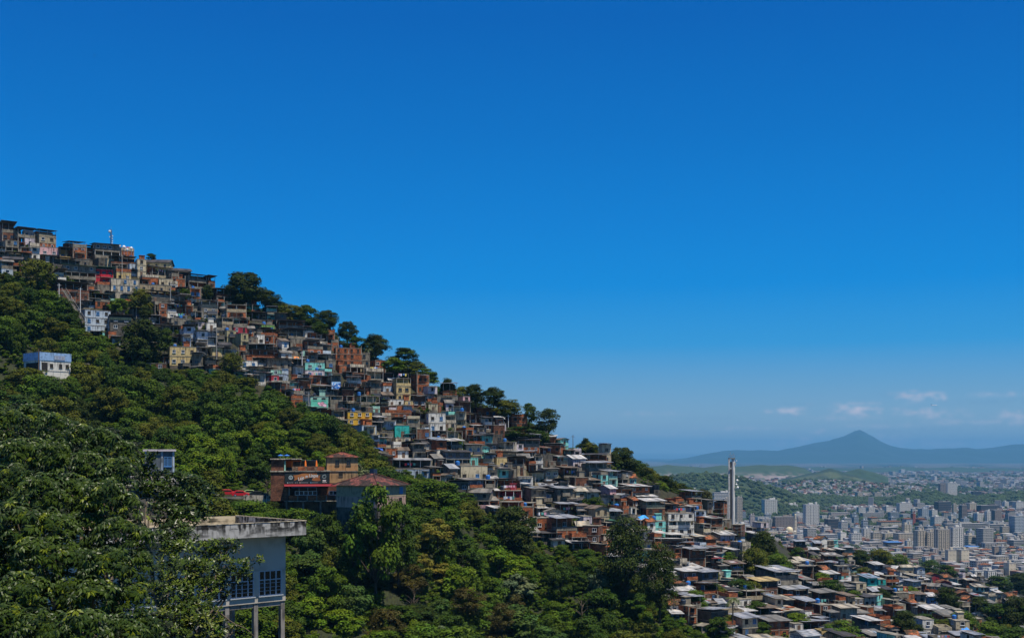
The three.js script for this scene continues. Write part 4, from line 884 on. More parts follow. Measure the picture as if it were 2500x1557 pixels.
  for (const z of [zf - 0.3, zf - 5, zf - 9.4]) mesh('beam', bx(xr - xl - 0.5, 0.4, 0.3, (xr + xl) / 2, wb - 0.41, z), M.colGrey, b);
}
// ------------------------------------------------------------------ canvas prints
function print(w, h, draw) { const c = document.createElement('canvas'); c.width = w; c.height = h; draw(c.getContext('2d'), w, h); const t = new THREE.CanvasTexture(c); t.colorSpace = THREE.SRGBColorSpace; return new THREE.MeshStandardMaterial({ map: t, roughness: 0.75 }); }
const signMat = print(1100, 300, (g, w, h) => {
  g.fillStyle = '#0c1f22'; g.fillRect(0, 0, w, h);
  const grd = g.createLinearGradient(0, 0, w, 0); grd.addColorStop(0, '#8a5324'); grd.addColorStop(0.45, '#b0713a'); grd.addColorStop(1, '#7c4216');
  g.fillStyle = grd; g.beginPath(); g.moveTo(205, 95); g.quadraticCurveTo(330, 90, 400, 60); g.quadraticCurveTo(520, 5, 780, 30); g.lineTo(800, 110); g.quadraticCurveTo(840, 105, 870, 90); g.lineTo(850, 160); g.lineTo(880, 225); g.quadraticCurveTo(760, 255, 660, 215); g.lineTo(690, 150); g.quadraticCurveTo(540, 150, 420, 215); g.lineTo(340, 240); g.lineTo(330, 190); g.quadraticCurveTo(270, 205, 225, 235); g.lineTo(240, 165); g.closePath(); g.fill();
  g.save(); g.translate(322, 226); g.rotate(-0.24); g.font = 'italic bold 104px serif'; g.lineWidth = 12; g.strokeStyle = '#2a1608'; g.strokeText('Laje', 0, 0, 158); g.fillStyle = '#f4f0e4'; g.fillText('Laje', 0, 0, 158); g.restore();
  g.save(); g.translate(500, 158); g.rotate(-0.12); g.font = 'italic bold 78px serif'; g.lineWidth = 10; g.strokeStyle = '#2a1608'; g.strokeText('do', 0, 0, 68); g.fillStyle = '#f4f0e4'; g.fillText('do', 0, 0, 68); g.restore();
  g.save(); g.translate(588, 140); g.rotate(0.0); g.font = 'bold 96px serif'; g.lineWidth = 12; g.strokeStyle = '#2a1608'; g.strokeText('Língua', 0, 0, 230); g.fillStyle = '#f4f0e4'; g.fillText('Língua', 0, 0, 230); g.restore();
  g.strokeStyle = '#cfe0dd'; g.fillStyle = '#cfe0dd'; g.lineWidth = 9; g.beginPath(); g.arc(145, 150, 40, 0, 7); g.stroke(); g.lineWidth = 3; g.beginPath(); g.arc(145, 150, 52, 0, 7); g.stroke(); g.font = 'bold 48px sans-serif'; g.fillText('G', 128, 168);
  g.lineWidth = 5; g.beginPath(); g.arc(965, 130, 44, 0, 7); g.stroke(); g.lineWidth = 3; g.beginPath(); g.moveTo(940, 120); g.quadraticCurveTo(965, 70, 1000, 75); g.moveTo(945, 150); g.quadraticCurveTo(968, 175, 990, 145); g.stroke(); g.fillStyle = '#e9e4da'; g.fillRect(925, 215, 85, 28); g.fillRect(918, 268, 110, 8);
  for (const [x, c, l] of [[70, '#bcd6d0', 100], [262, '#999', 30], [370, '#d9bcae', 180], [635, '#6db7e0', 150]]) { g.fillStyle = c; g.beginPath(); g.arc(x, 278, 12, 0, 7); g.fill(); g.fillStyle = '#b9c4c2'; for (let k = 0; k < l; k += 14) g.fillRect(x + 24 + k, 272, 9, 9); }
});
const muralBlue = print(256, 256, (g) => { g.fillStyle = '#9cc4ea'; g.fillRect(0, 0, 256, 256); const r = rng(8); for (let i = 0; i < 60; i++) { g.fillStyle = pick(['#1d5fb8', '#2f7fd6', '#eef4fa', '#0d3f86', '#6fb1ee'], r); g.beginPath(); g.ellipse(r() * 256, 60 + r() * 170, 10 + r() * 34, 8 + r() * 22, r() * 3, 0, 7); g.fill(); } });
const muralPink = print(256, 192, (g) => { g.fillStyle = '#58b79d'; g.fillRect(0, 0, 256, 192); const r = rng(9); for (let i = 0; i < 30; i++) { g.fillStyle = pick(['#4aa88c', '#6cc7ae', '#7ad0bb'], r); g.fillRect(r() * 256, r() * 192, 30 + r() * 60, 4 + r() * 14); } g.lineWidth = 6; for (let i = 0; i < 5; i++) { g.fillStyle = pick(['#e2a2b4', '#efc3cf', '#d98aa0'], r); g.strokeStyle = '#7d4655'; g.beginPath(); g.ellipse(120 + i * 22 + r() * 10, 80 + r() * 60, 22 + r() * 10, 30 + r() * 14, r() * 3, 0, 7); g.fill(); g.stroke(); } });
const signGrey = print(384, 128, (g) => { g.fillStyle = '#9aa3b4'; g.fillRect(0, 0, 384, 128); g.strokeStyle = '#5b6577'; g.lineWidth = 8; g.strokeRect(8, 8, 368, 112); g.strokeStyle = '#4a5264'; g.lineWidth = 9; for (const x of [88, 300]) { g.beginPath(); g.arc(x, 64, 24, 0, 7); g.stroke(); } g.fillStyle = '#3b55a5'; g.fillRect(150, 40, 86, 18); g.fillStyle = '#5a6fae'; g.fillRect(158, 74, 70, 12); });
for (const o of rows) if (o.mural && o.obj) mesh('mural', bx(o.W - 0.4, 2.6, 0.05, 0, o.mural === 'blue' ? 0.9 : 0.6, o.Dp / 2 + 0.13).toNonIndexed(), o.mural === 'blue' ? muralBlue : muralPink, o.obj);
for (const m of scene.children) for (const c of m.children) if (c.name === 'mural') { const uv = c.geometry.attributes.uv, p = c.geometry.attributes.position; c.geometry.computeBoundingBox(); const q = c.geometry.boundingBox; for (let i = 0; i < uv.count; i++) uv.setXY(i, (p.getX(i) - q.min.x) / (q.max.x - q.min.x), (p.getY(i) - q.min.y) / (q.max.y - q.min.y)); }
const flatUV = (g) => { const uv = g.attributes.uv, p = g.attributes.position; g.computeBoundingBox(); const q = g.boundingBox; for (let i = 0; i < uv.count; i++) uv.setXY(i, (p.getX(i) - q.min.x) / (q.max.x - q.min.x), (p.getY(i) - q.min.y) / (q.max.y - q.min.y)); return g; };

// ------------------------------------------------------------------ the bar with the painted banner, its neighbours, the street with cars
{
  const d = 280, s = d / F, ox = 750, oy = 1222, L = (px) => (px - ox) * s, U = (py) => (oy - py) * s, base = at(ox, oy, d);
  const b = thing('bar_building', 'brick bar building with a roof terrace, red awning and white framed windows among the trees', 'bar', base, 0.2);
  const box = (n, x0, x1, y0, y1, z0, z1, m, p = b) => mesh(n, bx((x1 - x0) * s, (y1 - y0) * s, z1 - z0, L((x0 + x1) / 2), U(y1), (z0 + z1) / 2), m, p);
  M.stone = std([0.36, 0.27, 0.19], { map: T.brick }); M.orange = std([0.80, 0.16, 0.015], { roughness: 0.8 }); M.redAwn = std([0.22, 0.012, 0.02], { roughness: 0.8 });
  box('wall', 662, 695, 1151.5, 1222, -8, 0, M.bd); box('slab', 660, 697, 1149, 1151.5, -8.2, 0.3, M.st); box('wall', 663, 694, 1121.5, 1149, -6, -0.4, M.bd); box('roof', 661, 737, 1119.5, 1121.5, -6.5, 0.2, M.st);
  box('wall', 695, 804, 1151.5, 1184, -8, -0.05, M.bd); box('terrace_floor', 697, 806, 1149, 1151.5, -8, 0.3, M.slab); box('pilaster', 694.2, 697.6, 1124, 1149, -0.6, -0.2, M.mi);
  box('wall', 700, 776, 1124, 1149, -8, -5.2, M.gd); box('terrace_roof', 738, 777, 1123.5, 1125, -7.5, -2.6, M.tankD);
  mesh('awning', bx(56 * s, 0.08, 2.6, 0, 0, 0).rotateX(0.2).translate(L(708), U(1123.8), -2.6), M.orange, b); box('curtain', 699, 712, 1125, 1141, -5.1, -5.0, M.orange);
  box('parapet', 713, 788, 1138.5, 1149, -0.3, 0.1, M.stone);
  for (const [px, m] of [[736, M.br], [758, M.bd], [782, M.br]]) box('stone_panel', px - 9, px + 9, 1139.5, 1148.5, 0.1, 0.14, m);
  mesh('awning', bx(112 * s, 0.07, 2.2, 0, 0, 0).rotateX(0.22).translate(L(750), U(1184.5), 0.9), M.redAwn, b); mesh('awning', bx(34 * s, 0.07, 2.4, 0, 0, 0).rotateX(0.2).translate(L(823), U(1184.5), 0.2), M.redAwn, b); mesh('awning', bx(58 * s, 0.06, 1.4, 0, 0, 0).rotateX(0.25).translate(L(741), U(1188), 1.2), M.roof_z, b);
  box('wall', 695, 842, 1186, 1222, -8, -3.4, M.bd); box('wall', 695, 704, 1189, 1222, -3.4, 0, M.bd); box('slab', 695, 843, 1222, 1224, -8, 0.25, M.st);
  for (let i = 0; i < 6; i++) { const x0 = 705 + i * 23, x1 = x0 + 20; box('wall', x0, Math.min(x1, 842), 1209, 1222, -0.25, 0, i % 3 === 1 ? M.bd : M.br); box('post', x1, x1 + 3, 1209, 1222, -0.26, 0.05, M.slab); }
  for (const [a, c, n] of [[720, 773, 5], [803, 840, 4]]) for (let i = 0; i < n; i++) { const w = (c - a) / n, x0 = a + i * w; const q = new THREE.Group(); q.name = 'window'; b.add(q); mesh('frame', [bx(w * s, 0.09, 0.08, L(x0 + w / 2), U(1208.6), -0.1), bx(w * s, 0.09, 0.08, L(x0 + w / 2), U(1199.5), -0.1), bx(0.08, 0.8, 0.08, L(x0) + 0.04, U(1208.6) + 0.09, -0.1), bx(0.08, 0.8, 0.08, L(x0 + w) - 0.04, U(1208.6) + 0.09, -0.1)], M.frameW, q); mesh('pane', bx(w * s - 0.16, 0.79, 0.02, L(x0 + w / 2), U(1208.6) + 0.09, -0.12), M.pane, q); }
  for (const x of [706, 730, 751, 772, 802, 841]) mesh('post', bx(0.1, 20 * s, 0.1, L(x), U(1208.8), -0.2), M.postw, b);
  for (const x of [700, 740, 782, 838]) mesh('column', bx(0.4, 6, 0.4, L(x), U(1224) - 6, -0.6), M.colGrey, b); mesh('foundation', bx(17.4, 9, 4, L(752), -9.2, -6), M.found, b);
  const sp = at(749.7, 1180.2, d); const sg = mesh('painted_banner', flatUV(bx(108.2 * s, 29.7 * s, 0.08).toNonIndexed()), signMat); sg.position.set(sp.x + 0.12 * Math.sin(0.2), sp.y, sp.z + 0.12); sg.rotation.y = 0.2; tag(sg, 'dark banner lettered Laje do Língua over a brown ribbon on the bar front', 'banner');
  M.canvasOrange = std([0.88, 0.20, 0.02], { roughness: 0.85 });
  [['leftmost closed orange umbrella on the bar terrace', 710.5], ['middle closed orange umbrella on the bar terrace', 743.5], ['rightmost closed orange umbrella on the bar terrace', 770.5]].forEach(([l, px]) => {
    const p = at(px, 1149, d), u = thing('closed_umbrella', l, 'umbrella', [p.x, p.y, p.z - 0.9]); mesh('pole', cyl(0.03, 0.03, 2.6), M.metal, u);
    mesh('canopy', new THREE.LatheGeometry([[0.001, 2.55], [0.08, 2.4], [0.2, 1.9], [0.24, 1.35], [0.34, 0.85], [0.2, 0.84]].map(([x, y]) => new THREE.Vector2(x, y)).reverse(), 9), M.canvasOrange, u);
  });
  M.canvasBlue = std([0.03, 0.16, 0.52], { roughness: 0.8 });
  [['left blue parasol on the bar roof', 678.5], ['right blue parasol on the bar roof', 694]].forEach(([l, px]) => {
    const p = at(px, 1119.5, d), u = thing('open_umbrella', l, 'umbrella', [p.x, p.y, p.z - 3]); mesh('pole', cyl(0.03, 0.03, 0.95), M.metal, u);
    mesh('canopy', new THREE.ConeGeometry(0.78, 0.34, 10).translate(0, 0.86, 0), M.canvasBlue, u);
  });
  // beige house with a hip roof behind
  const q = at(833.5, 1178, 293), sb = 293 / F, h = thing('tiled_house', 'tan two-storey house with a small red tile hip roof beside the banner', 'house', q, 0.2);
  const w2 = 74 * sb, ht = 62 * sb;
  mesh('wall', bx(w2, ht * 0.47, 7, 0, 0, 0), M.ta, h); mesh('colour_band', bx(w2 + 0.06, 13 * sb, 7.06, 0, ht * 0.47, 0), M.sa, h); mesh('slab', bx(w2 + 0.3, 0.16, 7.3, 0, ht * 0.47 - 0.17, 0), M.slab, h); mesh('wall', bx(w2, ht * 0.53 - 13 * sb, 7, 0, ht * 0.47 + 13 * sb, 0), M.ta, h); mesh('foundation', bx(w2 - 0.2, 6, 6.8, 0, -6, 0), M.found, h);
  for (const x of [-1.25, 1.5]) addWindow(h, x, ht * 0.47 + 13 * sb + 0.05, 3.5, 0.9, 1.2, 0, M.frameD, 'm'); addWindow(h, -0.4, 1.6, 3.5, 1, 1.2, 0, M.frameD, 'h');
  const hr = mesh('roof', hipGeo(w2, 7, 1.25, 0.5).translate(0, ht, 0), M.tile, h); mesh('ridge_tile', [bar(V(-w2 / 2 - 0.5, ht, 4), V(-0.2, ht + 1.25, 0), 0.1), bar(V(w2 / 2 + 0.5, ht, 4), V(0.2, ht + 1.25, 0), 0.1)], M.tile, hr);
  // big tiled house in front
  const d3 = 268, s3 = d3 / F, p3 = at(906, 1237, d3 + 5), g = thing('tiled_house', 'big house under a wide dark red tile roof half hidden by an overgrown tree', 'house', p3, 1.0);
  M.pinkWall = std([0.52, 0.36, 0.31], { map: T.plaster }); const w3 = 10.4, h3 = (1237 - 1183) * s3; mesh('wall', bx(w3, 2.5, 12, 0, h3 - 2.5, 0), M.be, g); mesh('wall', bx(w3 - 0.06, h3 - 2.5, 11.94, 0, 0, 0), M.pinkWall, g); mesh('foundation', bx(w3 - 0.1, 15, 11.8, 0, -15, 0), M.gd, g);
  mesh('roof', hipGeo(w3 + 0.001, 12, 2.7, 0.9).translate(0, h3, 0), M.tileh, g); for (const [sx, sz] of [[-1, 1], [1, 1], [-1, -1], [1, -1]]) mesh('ridge_tile', bar(V(sx * (w3 / 2 + 0.9), h3 + 0.04, sz * 6.9), V(0, h3 + 2.74, sz * 0.8), 0.12), M.tileh, g);
  mesh('roof', hipGeo(6, 5, 1.5, 0.5).translate(w3 / 2 - 2, h3 + 0.7, -3.4), M.tileh, g); mesh('chimney', bx(1.3, 1.6, 1.2, 2.6, h3 + 2, -1.5), M.tankD, g);
  M.shutterBlue = std([0.05, 0.19, 0.42], { roughness: 0.6 }); for (const x of [w3 / 2 - 1.8, -w3 / 2 + 3]) { mesh('shutter', bx(0.62, 1.6, 0.07, x - 0.33, h3 - 2, 6.04), M.shutterBlue, g); mesh('shutter', bx(0.62, 1.6, 0.07, x + 0.33, h3 - 2, 6.04), M.shutterBlue, g); }
  addWindow(g, -w3 / 2 + 3.4, -2, 6, 1, 1.4, 0, M.frameB, 'm'); addWindow(g, w3 / 2 - 2, 1, 6, 1, 1.2, 0, M.frameD, 'h');
}
// cars on the street and the wall below them
function car(px, py, d, turn, color, label, dark) {
  const p = at(px, py, d), c = thing('parked_car', label, 'car', p, turn), body = std(color, { roughness: 0.28 }), glass = M.glassDark;
  const prof = [[-2.05, 0.28], [2.0, 0.28], [2.08, 0.55], [1.95, 0.78], [1.05, 0.92], [0.45, 1.36], [-1.1, 1.40], [-1.75, 1.0], [-2.1, 0.9]], sh = new THREE.Shape(prof.map(([x, y]) => new THREE.Vector2(x, y)));
  const g = new THREE.ExtrudeGeometry(sh, { depth: 1.5, bevelEnabled: true, bevelSize: 0.06, bevelThickness: 0.08, bevelSegments: 2 }); g.translate(0, 0, -0.75); mesh('body', [g], body, c);
  for (const z of [-0.835, 0.835]) { const w = new THREE.ExtrudeGeometry(new THREE.Shape([[-1.35, 0.95], [0.85, 0.93], [0.4, 1.28], [-1.0, 1.31]].map(([x, y]) => new THREE.Vector2(x, y))), { depth: 0.03, bevelEnabled: false }); w.translate(0, 0, z - 0.01); mesh('window', [w], glass, c); }
  const ws = bx(0.03, 0.52, 1.3, 0, 0, 0); ws.rotateZ(0.93); ws.translate(1.02, 0.96, 0); mesh('windscreen', [ws], glass, c);
  for (const x of [-1.3, 1.3]) for (const z of [-0.78, 0.78]) { const t = new THREE.CylinderGeometry(0.31, 0.31, 0.2, 14).rotateX(Math.PI / 2).translate(x, 0.31, z), w = mesh('wheel', [t], M.tankD, c); mesh('rim', [new THREE.CylinderGeometry(0.17, 0.17, 0.22, 10).rotateX(Math.PI / 2).translate(x, 0.31, z)], M.metal, w); }
  for (const z of [-0.55, 0.55]) { mesh('headlight', bx(0.08, 0.12, 0.3, 2.1, 0.58, z), M.white, c); mesh('tail_light', bx(0.08, 0.14, 0.22, -2.14, 0.72, z), M.redAwn, c); }
}
{
  const d = 283; car(587, 1212, d, 0.25, [0.50, 0.012, 0.02], 'red hatchback parked on the street left of the bar'); car(631, 1213, d - 1, 0.2, [0.012, 0.013, 0.015], 'black car parked nearest to the bar, right of the red hatchback'); car(612, 1210, d + 4, 0.2, [0.30, 0.42, 0.16], 'pale green car half hidden behind the black car'); car(556, 1209, d + 2, 0.3, [0.45, 0.02, 0.02], 'second red car mostly hidden by bushes at the left end of the street');
  const a = at(535, 1214, d), b = at(662, 1216, d), w = thing('street', 'narrow street'.concat(' with parked cars cut into the wooded slope'), 'street', [(a.x + b.x) / 2, a.y - 0.25, -d]); delete w.userData.category; delete w.userData.label; w.userData.kind = 'structure';
  M.asphalt = std([0.07, 0.07, 0.075], { map: T.concrete }); mesh('road', bx(13, 0.3, 7, 0, 0, -1.6), M.asphalt, w); mesh('kerb', bx(13, 0.42, 0.25, 0, 0, 2.03), M.slab, w);
  const rw = mesh('retaining_wall', bx(6.2, 3.6, 0.4, 0, 0, 0), M.st); const p = at(626, 1240, d - 2.4); rw.position.set(p.x, p.y - 0.6, p.z); tag(rw, 'stained concrete retaining wall below the parked cars', 'wall');
}
// blue and white building in the left wood
{
  const d = 338, s = d / F, p = at(114, 908, d + 5), b = thing('school_building', 'long blue and white building with a grey sign, alone in the left wood', 'building', p, 0.88), H = (908 - 863) * s, W = 9.4, D = 9;
  mesh('wall', bx(W, H * 0.56, D, 0, 0, 0), M.wh, b); mesh('parapet_band', bx(W + 0.3, H * 0.44, D + 0.3, 0, H * 0.56, 0), M.bl.clone(), b).material.color.setRGB(0.30, 0.50, 0.86); mesh('foundation', bx(W - 0.2, 5, D - 0.2, 0, -5, 0), M.wh, b);
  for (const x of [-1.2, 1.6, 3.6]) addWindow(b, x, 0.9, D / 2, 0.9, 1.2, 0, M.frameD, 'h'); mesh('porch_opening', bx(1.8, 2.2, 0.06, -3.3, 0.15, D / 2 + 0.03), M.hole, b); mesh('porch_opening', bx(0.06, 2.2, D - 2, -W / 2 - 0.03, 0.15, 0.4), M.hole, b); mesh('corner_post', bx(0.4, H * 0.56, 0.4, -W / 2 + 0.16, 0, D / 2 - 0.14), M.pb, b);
  mesh('sign', flatUV(bx(3.3, 1.25, 0.08, 1.2, H * 0.56 + 0.3, D / 2 + 0.2).toNonIndexed()), signGrey, b);
  const q = at(93, 905, d - 4), ut = thing('utility_pole', 'dark wooden pole in front of the blue and white building', 'pole', [q.x, q.y - 2, q.z]); mesh('post', cyl(0.16, 0.11, 8.2), M.door, ut); mesh('crossarm', bx(1.5, 0.12, 0.12, 0, 7.4, 0), M.door, ut);
}
// small pavilion and grey roofs behind the foreground tree
{
  const d = 196, s = d / F, p = at(388, 1152, d), b = thing('pavilion_house', 'small blue walled house with a flat pinkish roof rising behind the foreground tree', 'house', p, 0.3);
  mesh('wall', bx(4.6, 3.4, 3.6, 0, 0, 0), M.dk, b); mesh('roof', bx(5.2, 0.32, 4.4, 0, 3.4, 0), M.li, b); for (const x of [-2.1, 0.4, 2.2]) mesh('post', bx(0.3, 3.4, 0.3, x, 0, 1.75), M.pb, b); mesh('foundation', bx(4.5, 12, 3.5, 0, -12, 0), M.found, b); addWindow(b, 1.3, 0.9, 1.8, 1.2, 1.6, 0, M.frameB, 'm');
  const q = at(352, 1235, 150), g = thing('shed_house', 'grey roofed house glimpsed between the leaves of the two foreground trees', 'house', q, 0.35); mesh('wall', bx(7, 2.4, 5, 0, 0, 0), M.gd, g); mesh('roof', gableGeo(7, 5, 1.3, 0.5).translate(0, 2.4, 0), M.roof_e, g); mesh('foundation', bx(6.9, 12, 4.9, 0, -12, 0), M.found, g);
}
// ------------------------------------------------------------------ pylon, mast, dishes, poles
function dish(parent, x, y, z, r, ry, tilt = 0.2) { const g = new THREE.SphereGeometry(r * 1.25, 14, 6, 0, Math.PI * 2, 0, 0.93); g.translate(0, -r * 1.25 * 0.6, 0); g.rotateX(Math.PI / 2 + tilt); g.rotateY(ry); g.translate(x, y, z); mesh('dish', [g], M.dish, parent); }
M.dish = new THREE.MeshStandardMaterial({ color: 0xe8e6e0, roughness: 0.5, side: THREE.DoubleSide });
{
  const d = 472, s = d / F, foot = at(1787, 1312, d), b = thing('concrete_pylon', 'tall slim concrete pylon with a dark slot, antennas on top and dishes on its side', 'tower', [foot.x, foot.y - 6, foot.z], -0.1), H = (1312 - 1120) * s + 6;
  M.pyl = std([0.80, 0.81, 0.82], { map: T.plaster }); M.pylD = std([0.05, 0.05, 0.055]);
  mesh('side_slab', bx(0.6, H, 1.7, -1.05, 0, 0), M.pyl, b); mesh('slot', bx(0.7, H - 1.2, 1.2, -0.4, 0, -0.1), M.pylD, b);
  mesh('shaft', [cyl(0.72, 0.66, H, 0.6, 0, 0, 20)], M.pyl, b); mesh('cap', bx(2.7, 0.35, 1.8, 0, H + 0.003, 0), M.slab, b); mesh('bracket', bx(0.5, 0.5, 0.5, -0.45, H - 4, 1.1), M.pyl, b); mesh('bracket', bx(0.4, 1.2, 0.6, 1.4, H - 2.5, 0.3), M.pyl, b);
  for (const [x, z, h] of [[-1, 0, 1.6], [-0.5, 0.4, 2.4], [0.2, -0.3, 1.5], [0.6, 0.4, 2.0], [1.0, 0, 1.4], [-0.2, 0.5, 1.2]]) mesh('antenna', [cyl(0.04, 0.04, h, x, H + 0.35, z), bx(0.16, h * 0.5, 0.1, x, H + 0.35 + h * 0.45, z + 0.08)], M.metal, b);
  mesh('dish_rail', [bar(V(1.2, H - 9.2, 0), V(2.6, H - 9.2, 0.4), 0.06), bar(V(1.2, H - 11.6, 0), V(2.5, H - 11.6, 0.4), 0.06), bar(V(2.1, H - 12.3, 0.2), V(2.1, H - 8, 0.2), 0.07)], M.metal, b);
  dish(b, 2.1, H - 8.6, 0.6, 0.55, 0.5); dish(b, 1.75, H - 10.2, 0.8, 0.45, 0.3); dish(b, 2.3, H - 11.4, 0.6, 0.6, 0.6); dish(b, 1.9, H - 0.8, 0.5, 0.3, 1.0);
}
{
  const d = 458, s = d / F, f = at(270, 598, d), b = thing('lattice_mast', 'slim lattice antenna mast on the left skyline above the grey terrace house', 'mast', [f.x, f.y - 3, f.z], 0.3), H = (598 - 560) * s + 3;
  for (const [x, z] of [[-0.35, -0.3], [0.35, -0.3], [0, 0.4]]) mesh('leg', bar(V(x, 0, z), V(x * 0.6, H, z * 0.6), 0.07), M.door, b);
  const br = []; for (let y = 0; y < H - 0.7; y += 0.7) { const k = 1 - 0.4 * y / H; br.push(bar(V(-0.35 * k, y, -0.3 * k), V(0.35 * k, y + 0.7, -0.3 * k), 0.035), bar(V(0.35 * k, y, -0.3 * k), V(0, y + 0.7, 0.4 * k), 0.035), bar(V(0, y, 0.4 * k), V(-0.35 * k, y + 0.7, -0.3 * k), 0.035)); } mesh('bracing', br, M.door, b).userData.kind = 'stuff';
  dish(b, -0.5, H - 0.9, 0.5, 0.5, -0.2); for (const [x, y] of [[0.55, -2.6], [0.5, -3.6], [-0.5, -3.0], [0.5, -4.6], [0.4, -5.4]]) dish(b, x, H + y, 0.4, 0.26, x > 0 ? 0.7 : -0.5); mesh('rod', cyl(0.03, 0.03, 1.2, 0, H, 0), M.metal, b);
  [['leftmost white dish on the roof right of the mast', 292, 601, 0.45], ['second white dish on the roof right of the mast', 302, 603, 0.6], ['third dish, the yellowish one, right of the mast', 310, 610, 0.6], ['rightmost white dish on the roof right of the mast', 320, 606, 0.55]].forEach(([l, px, py, r], i) => { const q = at(px, 616, 444), t = thing('satellite_dish', l, 'dish', [q.x, q.y - 1, q.z]); const h = (616 - py) * 444 / F + 1; mesh('stand', cyl(0.06, 0.05, h), M.metal, t); dish(t, 0, h, 0.15, r, i % 2 ? 0.6 : -0.4, 0.1); });
}
function pole(px, top, foot, d, label, r = 0.11, mat = M.post, arm = true) { const p = at(px, foot, d), h = (foot - top) * d / F, t = thing('utility_pole', label, 'pole', [p.x, p.y - 1.5, p.z]); mesh('post', cyl(r * 1.3, r, h + 1.5), mat, t); if (arm) mesh('crossarm', bx(1.3, 0.1, 0.1, 0, h + 0.9, 0), mat, t); }
[[143, 692, 736, 392, 'pale pole left of the dark canopy above the stairs', M.postw], [195, 702, 752, 390, 'pale pole beside the brick red wall over the stairs', M.postw], [297, 622, 660, 430, 'thin pole before the dark brick house under the left skyline'], [530, 905, 830, 380, ''], [527, 872, 1000, 372, ''], [737, 857, 888, 395, 'pole standing beside the orange tarp among grey houses', M.postw], [753, 960, 1008, 368, 'pole left of the pink painted mural'], [1241, 1012, 1045, 420, 'white pole in front of the unfinished brick house', M.postw], [1399, 1062, 1100, 426, 'right one of two thin dark poles on the ridge', M.door], [1384, 1077, 1102, 426, 'left one of two thin dark poles on the ridge', M.door], [1783, 1262, 1350, 420, 'dark pole before the foot of the concrete pylon', M.door], [1829, 1362, 1400, 520, 'dark pole in the trees right of the concrete pylon', M.door], [2049, 1430, 1476, 410, 'pale pole between the lower right roofs', M.postw], [1990, 1390, 1425, 480, 'pale pole right of the big grey terrace house', M.postw], [1703, 1310, 1350, 395, 'pole in front of the turquoise house at the wood edge', M.post], [1412, 1170, 1215, 400, 'pole beside the long white canopies on the middle slope', M.postw], [528, 800, 872, 385, 'tall pole in the middle of the grey houses left of the crimson penthouse', M.post], [415, 702, 740, 415, 'pole beside the dark canopy under the ridge tree', M.post]].filter((p) => p[4]).forEach((p) => pole(p[0], p[1], p[2], p[3], p[4], 0.1, p[5]));
